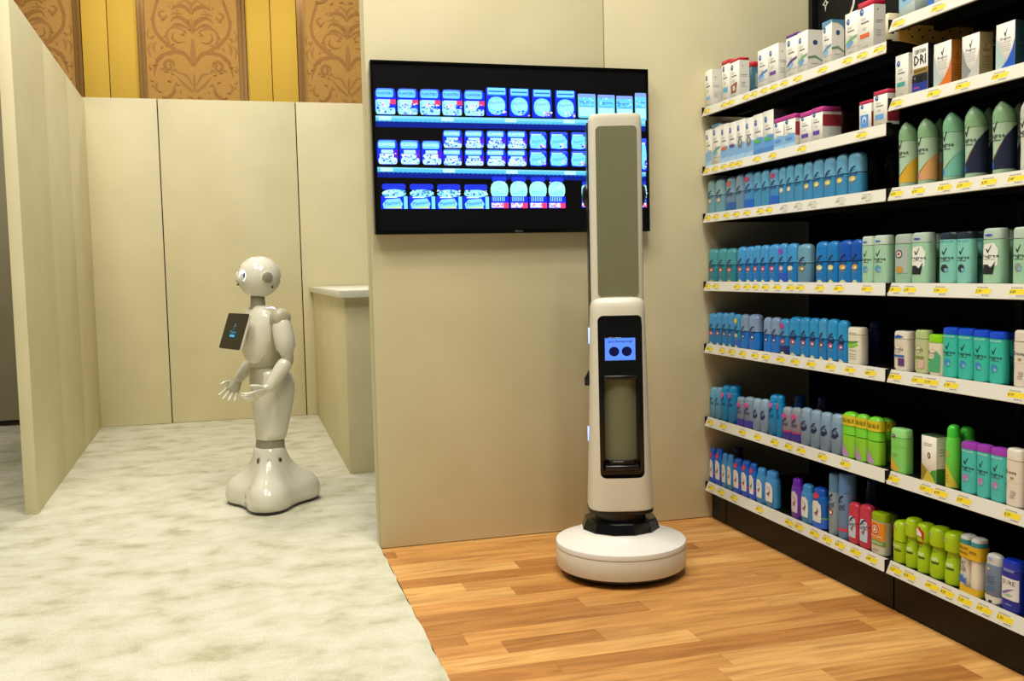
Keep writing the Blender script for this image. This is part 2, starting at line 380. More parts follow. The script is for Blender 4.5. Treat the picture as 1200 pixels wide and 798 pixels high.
# measured places of products (shelf, style, y, width, depth, height, front x), price tags (y along the rail), and the television picture
PRODUCTS = [
    ('L1', 'carton_sky', 3.91, 0.067, 0.045, 0.16, 1.992),
    ('L1', 'carton_redflap_aqua', 3.754, 0.068, 0.06, 0.17, 1.992),
    ('L1', 'carton_redflap_brown', 3.678, 0.079, 0.046, 0.159, 1.992),
    ('L1', 'carton_teal_red', 3.746, 0.06, 0.045, 0.162, 2.092),
    ('L1', 'carton_wave_blue', 3.452, 0.077, 0.06, 0.148, 1.992),
    ('L1', 'carton_purple_bar', 3.374, 0.075, 0.045, 0.148, 1.992),
    ('L1', 'carton_wave_purple', 3.245, 0.077, 0.06, 0.158, 1.992),
    ('L1', 'carton_wave_green', 3.172, 0.066, 0.062, 0.149, 1.992),
    ('L1', 'carton_blue_arch', 3.019, 0.055, 0.05, 0.148, 1.992),
    ('L1', 'carton_wave_green', 2.879, 0.07, 0.06, 0.142, 1.992),
    ('L1', 'carton_red_orange', 2.802, 0.082, 0.045, 0.158, 1.992),
    ('L1', 'carton_cream', 2.877, 0.06, 0.045, 0.138, 2.112),
    ('L2', 'carton_half_blue', 3.913, 0.06, 0.06, 0.162, 1.992),
    ('L2', 'carton_wave_teal_arch', 3.843, 0.076, 0.06, 0.176, 1.992),
    ('L2', 'carton_half_orange', 3.77, 0.068, 0.06, 0.165, 1.992),
    ('L2', 'carton_half_purple', 3.701, 0.066, 0.06, 0.162, 1.992),
    ('L2', 'carton_half_swirl', 3.631, 0.071, 0.06, 0.162, 1.992),
    ('L2', 'carton_half_swirl', 3.561, 0.066, 0.06, 0.158, 1.992),
    ('L2', 'carton_half_green', 3.489, 0.076, 0.06, 0.161, 1.992),
    ('L2', 'carton_half_green', 3.412, 0.075, 0.06, 0.163, 1.992),
    ('L2', 'carton_pink_blue', 3.337, 0.071, 0.06, 0.122, 1.992),
    ('L2', 'carton_pink_blue', 3.26, 0.077, 0.045, 0.123, 1.992),
    ('L2', 'carton_pink_purple', 3.154, 0.075, 0.06, 0.116, 1.992),
    ('L2', 'carton_pink_purple', 3.081, 0.068, 0.077, 0.119, 1.992),
    ('L2', 'carton_dark_red', 3.156, 0.06, 0.045, 0.118, 2.132),
    ('L2', 'carton_pink_picture', 2.803, 0.064, 0.06, 0.095, 1.992),
    ('L2', 'carton_pink_sky', 2.725, 0.07, 0.045, 0.114, 1.992),
    ('L3', 'stick_pale', 3.907, 0.071, 0.043, 0.152, 1.992),
    ('L3', 'stick_pale', 3.828, 0.085, 0.045, 0.148, 1.992),
    ('L3', 'stick_badge_red', 3.732, 0.08, 0.045, 0.146, 1.992),
    ('L3', 'stick_clear_blue', 3.654, 0.067, 0.04, 0.149, 1.992),
    ('L3', 'stick_badge_red2', 3.578, 0.081, 0.045, 0.15, 1.992),
    ('L3', 'stick_sky', 3.508, 0.056, 0.033, 0.145, 1.992),
    ('L3', 'stick_sky', 3.449, 0.059, 0.035, 0.146, 1.992),
    ('L3', 'stick_badge_red2', 3.382, 0.067, 0.04, 0.144, 1.992),
    ('L3', 'stick_cream_motif', 3.32, 0.05, 0.03, 0.143, 1.992),
    ('L3', 'stick_cream_motif', 3.268, 0.052, 0.031, 0.144, 1.992),
    ('L3', 'stick_sky', 3.21, 0.059, 0.036, 0.144, 1.992),
    ('L3', 'stick_sky_yellow', 3.149, 0.059, 0.036, 0.143, 1.992),
    ('L3', 'stick_sky_yellow', 3.085, 0.065, 0.039, 0.145, 1.992),
    ('L3', 'stick_sky_yellow', 3.016, 0.071, 0.043, 0.144, 1.992),
    ('L3', 'stick_sky_yellow', 2.945, 0.064, 0.039, 0.146, 1.992),
    ('L3', 'stick_sky_yellow', 2.872, 0.076, 0.045, 0.143, 1.992),
    ('L3', 'can_dark', 3.083, 0.05, 0.05, 0.165, 2.212),
    ('L3', 'can_dark', 2.994, 0.05, 0.05, 0.157, 2.212),
    ('L4', 'stick_teal_shade', 3.901, 0.085, 0.045, 0.147, 1.992),
    ('L4', 'stick_teal_shade', 3.814, 0.07, 0.042, 0.146, 1.992),
    ('L4', 'stick_teal_shade', 3.737, 0.081, 0.045, 0.144, 1.992),
    ('L4', 'stick_blue_red', 3.645, 0.067, 0.04, 0.148, 1.992),
    ('L4', 'stick_blue_red', 3.577, 0.064, 0.038, 0.147, 1.992),
    ('L4', 'stick_blue_red', 3.518, 0.052, 0.031, 0.149, 1.992),
    ('L4', 'stick_blue_pink', 3.46, 0.06, 0.036, 0.149, 1.992),
    ('L4', 'stick_blue_pink', 3.392, 0.073, 0.044, 0.15, 1.992),
    ('L4', 'stick_blue_purple', 3.324, 0.059, 0.035, 0.151, 1.992),
    ('L4', 'stick_blue_cream', 3.26, 0.066, 0.04, 0.149, 1.992),
    ('L4', 'stick_grey_blue', 3.182, 0.085, 0.045, 0.144, 1.992),
    ('L4', 'stick_blue_lemon', 3.067, 0.072, 0.043, 0.149, 1.992),
    ('L4', 'stick_blue_lemon', 2.998, 0.063, 0.038, 0.148, 1.992),
    ('L4', 'stick_blue_gold', 2.927, 0.076, 0.045, 0.149, 1.992),
    ('L4', 'stick_blue_gold', 2.858, 0.059, 0.035, 0.149, 1.992),
    ('L4', 'stick_check_mint', 2.798, 0.059, 0.035, 0.156, 1.992),
    ('L4', 'stick_check_mint', 2.73, 0.074, 0.045, 0.157, 1.992),
    ('L5', 'stick_blue_red', 3.908, 0.069, 0.042, 0.139, 1.992),
    ('L5', 'stick_blue_red', 3.846, 0.053, 0.032, 0.144, 1.992),
    ('L5', 'stick_blue_brown', 3.789, 0.056, 0.034, 0.145, 1.992),
    ('L5', 'stick_blue_brown', 3.735, 0.05, 0.03, 0.147, 1.992),
    ('L5', 'stick_blue_yellowcap', 3.681, 0.053, 0.032, 0.143, 1.992),
    ('L5', 'stick_navy_clear', 3.623, 0.061, 0.037, 0.144, 1.992),
    ('L5', 'stick_navy_clear', 3.549, 0.083, 0.045, 0.147, 1.992),
    ('L5', 'stick_navy_clear', 3.439, 0.055, 0.033, 0.139, 1.992),
    ('L5', 'stick_navy_clear', 3.379, 0.06, 0.036, 0.141, 1.992),
    ('L5', 'stick_blue_badge', 3.316, 0.063, 0.038, 0.138, 1.992),
    ('L5', 'stick_blue_swirl', 3.244, 0.076, 0.045, 0.148, 1.992),
    ('L5', 'stick_blue_swirl', 3.174, 0.061, 0.036, 0.149, 1.992),
    ('L5', 'stick_blue_swirl', 3.113, 0.057, 0.034, 0.149, 1.992),
    ('L5', 'stick_blue_brown', 3.056, 0.05, 0.03, 0.15, 1.992),
    ('L5', 'stick_blue_swirl', 2.999, 0.062, 0.037, 0.15, 1.992),
    ('L5', 'stick_blue_swirl', 2.938, 0.055, 0.033, 0.148, 1.992),
    ('L5', 'stick_white_green', 2.87, 0.077, 0.045, 0.127, 1.992),
    ('L5', 'can_navy', 3.025, 0.05, 0.05, 0.138, 2.172),
    ('L6', 'can_pale', 3.916, 0.053, 0.053, 0.137, 1.992),
    ('L6', 'can_pale', 3.864, 0.048, 0.048, 0.142, 1.992),
    ('L6', 'can_blue_badge', 3.808, 0.062, 0.062, 0.156, 1.992),
    ('L6', 'can_blue_badge', 3.743, 0.062, 0.062, 0.161, 1.992),
    ('L6', 'bottle_clear_purple', 3.664, 0.059, 0.035, 0.123, 1.992),
    ('L6', 'bottle_clear_purple', 3.597, 0.072, 0.043, 0.13, 1.992),
    ('L6', 'stick_clear', 3.53, 0.059, 0.036, 0.132, 1.992),
    ('L6', 'stick_clear', 3.47, 0.058, 0.035, 0.136, 1.992),
    ('L6', 'can_blue_badge', 3.409, 0.062, 0.062, 0.162, 1.992),
    ('L6', 'can_blue_badge', 3.355, 0.037, 0.037, 0.165, 1.992),
    ('L6', 'can_blue_dome', 3.408, 0.05, 0.05, 0.155, 2.102),
    ('L6', 'bottle_clear_crimson', 3.303, 0.063, 0.038, 0.126, 1.992),
    ('L6', 'bottle_clear_crimson', 3.238, 0.062, 0.037, 0.132, 1.992),
    ('L6', 'stick_clear', 3.173, 0.064, 0.038, 0.14, 1.992),
    ('L6', 'stick_clear', 3.108, 0.061, 0.037, 0.14, 1.992),
    ('L6', 'stick_clear', 3.044, 0.065, 0.039, 0.14, 1.992),
    ('L6', 'stick_clear', 2.976, 0.066, 0.039, 0.143, 1.992),
    ('L6', 'can_navy', 3.416, 0.05, 0.05, 0.143, 2.212),
    ('L6', 'can_navy', 3.176, 0.05, 0.05, 0.12, 2.122),
    ('L6', 'stick_green_twin', 2.904, 0.075, 0.045, 0.16, 1.992),
    ('L6', 'stick_green_twin', 2.832, 0.062, 0.037, 0.162, 1.992),
    ('L6', 'stick_green_twin', 2.765, 0.069, 0.042, 0.162, 1.992),
    ('L6', 'stick_green_twin', 2.808, 0.062, 0.037, 0.148, 2.067),
    ('L7', 'gel_badge', 3.919, 0.047, 0.03, 0.155, 1.992),
    ('L7', 'gel_badge', 3.862, 0.064, 0.039, 0.162, 1.992),
    ('L7', 'gel_sky', 3.804, 0.05, 0.03, 0.152, 1.992),
    ('L7', 'gel_sky', 3.754, 0.047, 0.03, 0.155, 1.992),
    ('L7', 'gel_badge', 3.695, 0.068, 0.041, 0.148, 1.992),
    ('L7', 'gel_badge', 3.626, 0.067, 0.04, 0.152, 1.992),
    ('L7', 'gel_badge', 3.563, 0.054, 0.033, 0.152, 1.992),
    ('L7', 'gel_sky', 3.502, 0.064, 0.039, 0.145, 1.992),
    ('L7', 'gel_sky', 3.426, 0.085, 0.045, 0.147, 1.992),
    ('L7', 'can_plum', 3.856, 0.05, 0.05, 0.166, 2.067),
    ('L7', 'gel_purple', 3.238, 0.064, 0.038, 0.155, 1.992),
    ('L7', 'gel_sky', 3.169, 0.071, 0.043, 0.146, 1.992),
    ('L7', 'gel_green_band', 3.089, 0.085, 0.045, 0.15, 1.992),
    ('L7', 'can_print', 3.0, 0.056, 0.056, 0.221, 1.992),
    ('L7', 'can_tall_blue', 2.939, 0.062, 0.062, 0.232, 1.992),
    ('L7', 'can_navy', 3.012, 0.05, 0.05, 0.185, 2.152),
    ('L7', 'stick_red', 2.873, 0.06, 0.036, 0.143, 1.992),
    ('L7', 'stick_red', 2.809, 0.065, 0.039, 0.15, 1.992),
    ('L7', 'stick_red', 2.887, 0.062, 0.037, 0.114, 2.082),
    ('L7', 'stick_orange_lime', 2.739, 0.072, 0.043, 0.139, 1.992),
    ('L7', 'stick_orange_lime', 2.79, 0.062, 0.037, 0.119, 2.067),
    ('R0', 'carton_mist', 2.598, 0.074, 0.06, 0.084, 1.992),
    ('R0', 'carton_bluewhite', 2.461, 0.087, 0.06, 0.084, 1.992),
    ('R1', 'carton_teal_bar', 2.62, 0.061, 0.045, 0.131, 1.992),
    ('R1', 'carton_black_gold', 2.536, 0.069, 0.045, 0.14, 1.992),
    ('R1', 'carton_check_orange', 2.439, 0.074, 0.045, 0.127, 1.992),
    ('R1', 'carton_check_silver', 2.325, 0.068, 0.045, 0.122, 1.992),
    ('R1', 'carton_check_blue', 2.196, 0.067, 0.045, 0.123, 1.992),
    ('R2', 'aero_gold', 2.622, 0.062, 0.062, 0.204, 1.992),
    ('R2', 'aero_peach', 2.533, 0.062, 0.062, 0.202, 1.992),
    ('R2', 'aero_peach', 2.563, 0.05, 0.05, 0.208, 2.072),
    ('R2', 'aero_teal', 2.423, 0.062, 0.062, 0.202, 1.992),
    ('R2', 'aero_navy', 2.333, 0.062, 0.062, 0.204, 1.992),
    ('R2', 'aero_navy', 2.373, 0.05, 0.05, 0.209, 2.082),
    ('R2', 'aero_navy', 2.227, 0.062, 0.062, 0.2, 1.992),
    ('R2', 'aero_navy', 2.257, 0.05, 0.05, 0.202, 2.082),
    ('R2', 'aero_white', 2.128, 0.062, 0.062, 0.195, 1.992),
    ('R3', 'stick_target', 2.621, 0.08, 0.045, 0.156, 1.992),
    ('R3', 'stick_check_black', 2.54, 0.079, 0.045, 0.157, 1.992),
    ('R3', 'stick_check_black', 2.573, 0.062, 0.037, 0.155, 2.067),
    ('R3', 'stick_twin_teal', 2.42, 0.074, 0.044, 0.153, 1.992),
    ('R3', 'stick_twin_teal', 2.351, 0.061, 0.037, 0.152, 1.992),
    ('R3', 'stick_twin_teal', 2.389, 0.062, 0.037, 0.154, 2.067),
    ('R3', 'stick_check_black', 2.243, 0.073, 0.044, 0.156, 1.992),
    ('R3', 'stick_check_black', 2.276, 0.062, 0.037, 0.153, 2.067),
    ('R3', 'stick_check_grey', 2.138, 0.059, 0.035, 0.154, 1.992),
    ('R4', 'stick_white_blue', 2.625, 0.073, 0.044, 0.127, 1.992),
    ('R4', 'stick_white_blue', 2.697, 0.062, 0.037, 0.12, 2.077),
    ('R4', 'stick_cream_green', 2.53, 0.06, 0.036, 0.135, 1.992),
    ('R4', 'stick_lime_leaf', 2.467, 0.062, 0.037, 0.125, 1.992),
    ('R4', 'stick_teal_bluecap', 2.405, 0.061, 0.036, 0.15, 1.992),
    ('R4', 'stick_teal_bluecap', 2.342, 0.061, 0.037, 0.15, 1.992),
    ('R4', 'stick_teal_bluecap', 2.281, 0.059, 0.036, 0.149, 1.992),
    ('R4', 'stick_teal_bluecap', 2.221, 0.058, 0.035, 0.147, 1.992),
    ('R4', 'stick_teal_bluecap', 2.272, 0.062, 0.037, 0.14, 2.072),
    ('R4', 'stick_white_text', 2.13, 0.059, 0.035, 0.155, 1.992),
    ('R5', 'stick_green_gold', 2.638, 0.077, 0.045, 0.142, 1.992),
    ('R5', 'carton_green_gold', 2.485, 0.067, 0.045, 0.145, 1.992),
    ('R5', 'can_lime', 2.403, 0.044, 0.044, 0.189, 1.992),
    ('R5', 'can_lime', 2.404, 0.05, 0.05, 0.18, 2.037),
    ('R5', 'stick_teal_violet', 2.325, 0.062, 0.037, 0.151, 1.992),
    ('R5', 'stick_teal_violet', 2.266, 0.051, 0.031, 0.153, 1.992),
    ('R5', 'stick_teal_violet', 2.211, 0.056, 0.034, 0.153, 1.992),
    ('R5', 'stick_white_text', 2.151, 0.061, 0.037, 0.16, 1.992),
    ('R6', 'roll_lime_slim', 2.636, 0.054, 0.054, 0.138, 1.992),
    ('R6', 'roll_lime', 2.581, 0.053, 0.053, 0.159, 1.992),
    ('R6', 'roll_lime_hex', 2.526, 0.054, 0.054, 0.156, 1.992),
    ('R6', 'roll_lime', 2.466, 0.062, 0.062, 0.159, 1.992),
    ('R6', 'roll_lime', 2.401, 0.062, 0.062, 0.16, 1.992),
    ('R6', 'twin_pack_yellow', 2.315, 0.085, 0.045, 0.169, 1.992),
    ('R6', 'stick_clear_white', 2.227, 0.064, 0.038, 0.142, 1.992),
    ('R6', 'stick_blue_label', 2.16, 0.068, 0.041, 0.143, 1.992),
]
TAGS = {'L1': [3.896, 3.743, 3.681, 3.556, 3.493, 3.418, 3.346, 3.271, 3.181, 3.023, 2.879, 2.797, 2.71], 'L2': [3.91, 3.827, 3.747, 3.677, 3.618, 3.475, 3.355, 3.153, 2.8], 'L3': [3.897, 3.822, 3.727, 3.643, 3.555, 3.45, 3.383, 3.274, 3.177, 3.085, 2.918, 2.771], 'L4': [3.903, 3.828, 3.639, 3.558, 3.487, 3.412, 3.327, 3.232, 3.166, 3.041, 2.928, 2.77], 'L5': [3.891, 3.776, 3.689, 3.598, 3.497, 3.415, 3.303, 3.203, 3.097, 2.976, 2.862, 2.75], 'L6': [3.889, 3.773, 3.603, 3.48, 3.351, 3.248, 3.163, 3.025, 2.888], 'L7': [3.887, 3.796, 3.679, 3.468, 3.247, 3.178, 3.076, 2.996, 2.919, 2.83, 2.741], 'R0': [2.616, 2.44], 'R1': [2.624, 2.455, 2.337, 2.197], 'R2': [2.622, 2.521, 2.406, 2.328, 2.233, 2.136], 'R3': [2.628, 2.557, 2.421, 2.25, 2.125], 'R4': [2.625, 2.516, 2.456, 2.373, 2.127], 'R5': [2.631, 2.476, 2.413, 2.316, 2.134], 'R6': [2.617, 2.551, 2.448, 2.382, 2.309, 2.233, 2.155]}
JARS = [('can', 0.5371, 0.6199, 1.7619, 1.8658), ('can', 0.6247, 0.7094, 1.7622, 1.8662), ('can', 0.7145, 0.801, 1.7625, 1.8666), ('can', 0.8053, 0.8907, 1.7628, 1.867), ('can', 0.8963, 0.9835, 1.763, 1.8674), ('jar', 0.9873, 1.079, 1.7659, 1.8801), ('jar', 1.0848, 1.1753, 1.7647, 1.8787), ('jar', 1.1836, 1.2717, 1.7635, 1.8772), ('jar', 1.2837, 1.3761, 1.7623, 1.8757), ('pale', 1.3853, 1.4635, 1.7653, 1.8647), ('pale', 1.4731, 1.5498, 1.7638, 1.8627), ('pale', 1.5574, 1.6312, 1.7622, 1.8605), ('pale', 1.6413, 1.6925, 1.7584, 1.8745), ('can2', 0.5387, 0.6216, 1.5663, 1.6638), ('can2', 0.6288, 0.7115, 1.5659, 1.663), ('can2', 0.7168, 0.8004, 1.5654, 1.6622), ('can2', 0.8048, 0.8862, 1.6336, 1.7052), ('can2', 0.8028, 0.8841, 1.564, 1.6295), ('can2', 0.8948, 0.9772, 1.6336, 1.7056), ('can2', 0.8929, 0.9752, 1.5635, 1.6295), ('can2', 0.986, 1.0692, 1.6336, 1.706), ('can2', 0.9842, 1.0673, 1.5631, 1.6294), ('can2', 1.0729, 1.1603, 1.6335, 1.7063), ('can2', 1.0712, 1.1585, 1.5626, 1.6293), ('tub', 1.1696, 1.2456, 1.6325, 1.7047), ('tub', 1.168, 1.244, 1.5632, 1.6283), ('tub', 1.2586, 1.3388, 1.6324, 1.7051), ('tub', 1.2571, 1.3372, 1.5627, 1.6281), ('tub', 1.3509, 1.4263, 1.6323, 1.7054), ('tub', 1.3495, 1.4248, 1.5622, 1.628), ('tub', 1.442, 1.5124, 1.6322, 1.7058), ('tub', 1.4407, 1.5111, 1.5617, 1.6279), ('tub', 1.5285, 1.5996, 1.632, 1.706), ('tub', 1.5273, 1.5983, 1.5611, 1.6277), ('tub', 1.6101, 1.6641, 1.6318, 1.7062), ('tub', 1.6089, 1.6629, 1.5605, 1.6275), ('tub', 1.6687, 1.6921, 1.5457, 1.6844), ('lid', 0.5482, 0.6543, 1.3904, 1.4907), ('lid', 0.6595, 0.7669, 1.3898, 1.4898), ('lid', 0.7713, 0.8781, 1.3892, 1.489), ('lid', 0.8828, 0.9909, 1.3887, 1.4881), ('bottle', 0.9982, 1.0756, 1.3912, 1.5205), ('bottle', 1.0812, 1.1581, 1.3907, 1.5198), ('bottle', 1.164, 1.2416, 1.3903, 1.519), ('bottle', 1.2466, 1.3226, 1.3899, 1.5182), ('bottle', 1.394, 1.4247, 1.3924, 1.5016), ('bottle', 1.6688, 1.6894, 1.391, 1.5022)]
BARS = [(0.5379, 1.7579, 1.6884, 1.7592), (0.5372, 1.7359, 1.6881, 1.7355), (0.5384, 1.5562, 1.6876, 1.5414), (0.5378, 1.5381, 1.6874, 1.524)]
# ------------------------------------------------------------------ gondola shelving, two bays
ZS = {'L1': 1.822, 'L2': 1.566, 'L3': 1.361, 'L4': 1.0625, 'L5': .787, 'L6': .459, 'L7': .166, 'R0': 1.88, 'R1': 1.639, 'R2': 1.361, 'R3': 1.0625, 'R4': .787, 'R5': .459, 'R6': .166}
M_BLACK = noise_mat('black_shelf_paint', '#0b0b0a', '#0f0e0d', 40, .38, .05, 300)
M_BLACKM = noise_mat('black_pegboard', '#0c0b09', '#100f0c', 30, .7, .1, 200)
for m_ in (M_BLACK, M_BLACKM): m_.node_tree.nodes['Principled BSDF'].inputs['Specular IOR Level'].default_value = .22
M_RAIL = mat('white_price_rail', '#cbc7ba', .35)
M_ORANGE = mat('amber_bracket', '#eab354', .5)
TAGMESH = {}
def tag_mesh(price, pale=False):
    k = (price, pale)
    if k in TAGMESH: return TAGMESH[k]
    sl = math.atan2(.017, .038); cs, sn = math.cos(sl), math.sin(sl)
    P = Print(lambda u, v, l: (-v*0-l*cs-(-v)*sn, -u, v*cs-l*sn*0), .00022)
    ye = '#d8c020' if not pale else '#b9b8a2'
    P.rect(-.031, .031, -.0155, .0155, '#cdc9bc'); P.rect(-.029, .029, -.0085, .0075, ye)
    P.text(price, -.0165, -.0005, .021, '#14120c', hmax=.0125)
    for i in range(5): P.rect(-.027+.0085*i, -.027+.0085*i+.0065, .0095, .0125, '#86806f', 1, .0007)
    for i in range(3): P.rect(0+.0095*i, .0075+.0095*i, -.0132, -.0112, '#3a362b', 1, .0007)
    TAGMESH[k] = P.mesh('price_tag'); TAGMESH[k].materials.append(PRINT); return TAGMESH[k]
PR = {'L': ['4.99', '5.99', '4.29', '3.97', '6.49', '4.59'], 'R0': ['1.97', '7.99'], 'R1': ['7.99', '7.18', '7.99', '7.97'], 'R2': ['4.99', '4.99', '5.02', '2.59', '4.99', '5.49'],
      'R3': ['5.99', '5.99', '7.99', '5.99', '4.89'], 'R4': ['5.99', '5.99', '5.99', '5.99', '4.99'], 'R5': ['4.59', '5.99', '4.99', '3.97', '4.39'], 'R6': ['5.27', '4.39', '6.99', '4.59', '7.19', '3.97', '5.00']}
BACKX = 2.53
def bay(name_label, y0, y1, rows, bracket=None):
    b = thing('shelving_unit', name_label, 'shelf', ((BACKX+1.99)/2, (y0+y1)/2, 0), 0)
    ox, oy = -(BACKX+1.99)/2, -(y0+y1)/2
    def W(mb): mb.v = [(x+ox, y+oy, z) for x, y, z in mb.v]; return mb
    W(MB().box(BACKX, BACKX+.03, y0, y1, .02, 2.75)).build('back_panel', M_BLACKM, b)
    for y in (y0+.004, y1-.034): W(MB().box(BACKX-.03, BACKX, y, y+.03, .0, 2.75)).build('upright_post', M_BLACK, b)
    k = MB().box(2.004, 2.02, y0+.002, y1-.14 if bracket is None else y1-.002, .004, .126)
    if bracket is None: k.box(2.004, 2.02, y1-.132, y1-.004, .004, .126)
    W(k).build('kick_plate', M_BLACK, b)
    if bracket is None: W(MB().box(2.010, 2.019, y1-.140, y1-.132, .004, .126)).build('kick_joint', mat('grey_joint', '#6d685b', .5), b)
    W(MB().box(2.03, BACKX-.002, y0+.02, y1-.02, .002, .12)).build('base_box', M_BLACK, b)
    for s in rows:
        z = ZS[s]
        sh = MB().box(1.990, BACKX-.001, y0+.003, y1-.003, z-.012, z)
        sh.box(1.992, 2.010, y0+.003, y1-.003, z-.032, z-.012)
        for q in (2.12, 2.27, 2.42): sh.box(q, q+.035, y0+.02, y1-.02, z-.028, z-.012)
        for q in (y0+.003, y1-.013): sh.box(2.01, BACKX-.001, q, q+.010, z-.034, z-.012)
        so = W(sh).build('shelf', M_BLACK, b)
        e = .004
        ra = MB()
        prof = [(1.986, z+.004), (1.969, z-.036), (1.973, z-.038), (1.990, z+.003)]
        ra.rings([[(x+ox, y+oy, zz) for x, zz in prof] for y in (y1-.004, y0+.004)])
        # rounded far corner of the rail
        ra.build('price_rail', M_RAIL, so)
        W(MB().box(1.972, 1.991, y1-.004, y1-.0005, z-.038, z+.004)).build('end_cap', M_BLACK, so)
        W(MB().box(1.972, 1.991, y0+.0005, y0+.004, z-.038, z+.004)).build('end_cap', M_BLACK, so)
        pr = PR.get(s, PR['L'])
        for i, y in enumerate(TAGS[s]):
            if y < y0+.04: continue
            t = bpy.data.objects.new('price_tag', tag_mesh(pr[i % len(pr)], s == 'L3' and i > 6)); COL.objects.link(t); t.parent = so
            t.location = (1.9772+ox, y+oy, z-.0165)
    if bracket:
        z = ZS[bracket]; m = MB()
        prof = [(1.995, z-.013), (1.995, z-.062), (2.10, z-.078), (2.50, z-.05), (2.50, z-.013)]
        m.rings([[(x+ox, y+oy, zz) for x, zz in prof] for y in (y1-.018, y1-.023)])
        bo = m.build('shelf_bracket', M_ORANGE, b)
        hm = MB()
        for i in range(12):
            for j in range(2):
                x, zz = 2.03+.038*i+.012*j, z-.028-.022*j
                hm.rings([[(x+.004*math.cos(a*1.047)+ox, yy+oy, zz+.004*math.sin(a*1.047)) for a in range(6)] for yy in (y1-.0229, y1-.0236)])
        hm.build('bracket_holes', M_SEAM, bo)
    return b, ox, oy
bL, ox, oy = bay('black gondola shelving bay standing against the cream display wall, full of blue deodorants', 2.664, 3.936, ['L1', 'L2', 'L3', 'L4', 'L5', 'L6', 'L7'])
H = Print(lambda u, v, l: (BACKX-l+ox, u+oy, v), .0006)
def star(y, z, s, col='#d9d6c8'):
    p = []
    for k in range(8): r_ = s if k % 2 == 0 else s*.38; p.append((y+r_*.62*math.cos(k*math.pi/4), z+r_*math.sin(k*math.pi/4)))
    H.poly(p, col); H.poly([(y+(a-y)*.5, z+(b_-z)*.5) for a, b_ in p], '#0c0b09')
star(3.845, 2.276, .036)
def stroke(pts, w_):
    l = .0006*H.k; H.k += 1
    for (a, b_), (c, d) in zip(pts, pts[1:]):
        q = math.hypot(c-a, d-b_) or 1; nx, ny = -(d-b_)/q*w_, (c-a)/q*w_
        H.poly([(a-nx, b_-ny), (c-nx, d-ny), (c+nx, d+ny), (a+nx, b_+ny)], '#d9d6c8', l)
stroke([(3.66, 2.185), (3.64, 2.215), (3.632, 2.25), (3.645, 2.29), (3.66, 2.32)], .007)
stroke([(3.25, 2.07), (3.235, 2.10), (3.25, 2.12), (3.235, 2.15), (3.25, 2.17)], .006)
star(3.42, 2.33, .036); star(3.02, 2.30, .03)
H.build('header_print', bL)
bay('black gondola shelving bay nearer the camera, holding pale green and lime deodorants', 1.40, 2.660, ['R0', 'R1', 'R2', 'R3', 'R4', 'R5', 'R6'], 'R0')
# ------------------------------------------------------------------ wall television
TF = 3.893
X0, X1, Z0, Z1 = .5215, 1.7015, 1.2895, 1.974
tvt = thing('television', 'large flat black television on the cream wall showing blue-lit shelves of jars', 'television', ((X0+X1)/2, TF+.028, (Z0+Z1)/2))
tx, tz = (X0+X1)/2, (Z0+Z1)/2
M_TVB = mat('black_gloss_bezel', '#060606', .22, spec=.25)
bevbox('cabinet', X0-tx, X1-tx, -.022, .018, Z0-tz, Z1-tz, .003, M_TVB, tvt)
bevbox('wall_bracket', -.22, .22, .018, .0298, -.2, .2, .002, M_BLACK, tvt)
fr = MB(); e = .009
for a in ((X0, X1, Z1-e, Z1), (X0, X1, Z0, Z0+.014), (X0, X0+e, Z0+.014, Z1-e), (X1-e, X1, Z0+.014, Z1-e)): fr.box(a[0]-tx, a[1]-tx, -.028, -.022, a[2]-tz, a[3]-tz)
fr.build('bezel', M_TVB, tvt)
bevbox('logo_badge', -.013, .022, -.0288, -.0279, Z0-tz+.003, Z0-tz+.010, .0003, mat('grey_badge', '#55544c', .4, .6), tvt)
P = Print(lambda u, v, l: (u-tx, -.0226-l, v-tz), .00006)
CY, CY2, BL, DB, WHT = '#7fe4f6', '#b8f2fb', '#1230f0', '#0a1a9c', '#e6fbff'
P.rect(X0+.010, X1-.010, Z0+.015, Z1-.010, '#020203')
def blob(x0, x1, z0, z1, col, r=.25):
    rr = min(x1-x0, z1-z0)*r; P.poly(rrect(x0, x1, z0, z1, rr, 3), col)
for a in range(2):
    P.k = 2
    (xa, za, xb, zb), (xc, zc, xd, zd) = BARS[2*a], BARS[2*a+1]
    P.poly([(xc, zc-.022), (xd, zd-.022), (xd, zd), (xc, zc)], '#06208c'); P.poly([(xc, zc), (xd, zd), (xb, zb), (xa, za)], '#58c4ee')
    P.poly([(xc, zc+.013), (xd, zd+.010), (xb, zb), (xa, za)], '#86dcf4')
    P.k = 6
    for t in (.01, .23, .46, .68, .86): x = xa+(xb-xa)*t; q = za+(zb-za)*t; P.rect(x, x+.05, q-.017, q-.002, '#c3f2f0')
    P.k = 9
    for t in range(60): P.k = 9; x = xa+(xb-xa)*t/60; P.rect(x, x+.011, za-.0215+(zb-za)*t/60, za-.0195+(zb-za)*t/60, '#2a7ed8')
rnd = random.Random(5)
def specks(x0, x1, z0, z1, n, cols):
    for _ in range(n):
        P.k = 40
        x, z = rnd.uniform(x0, x1), rnd.uniform(z0, z1); a = rnd.uniform(.002, .006); P.poly([(x-a, z-a*.4), (x+a*.6, z-a*.7), (x+a, z+a*.5), (x-a*.5, z+a*.8)], rnd.choice(cols))
def lerp(a, b, t): return a+(b-a)*t
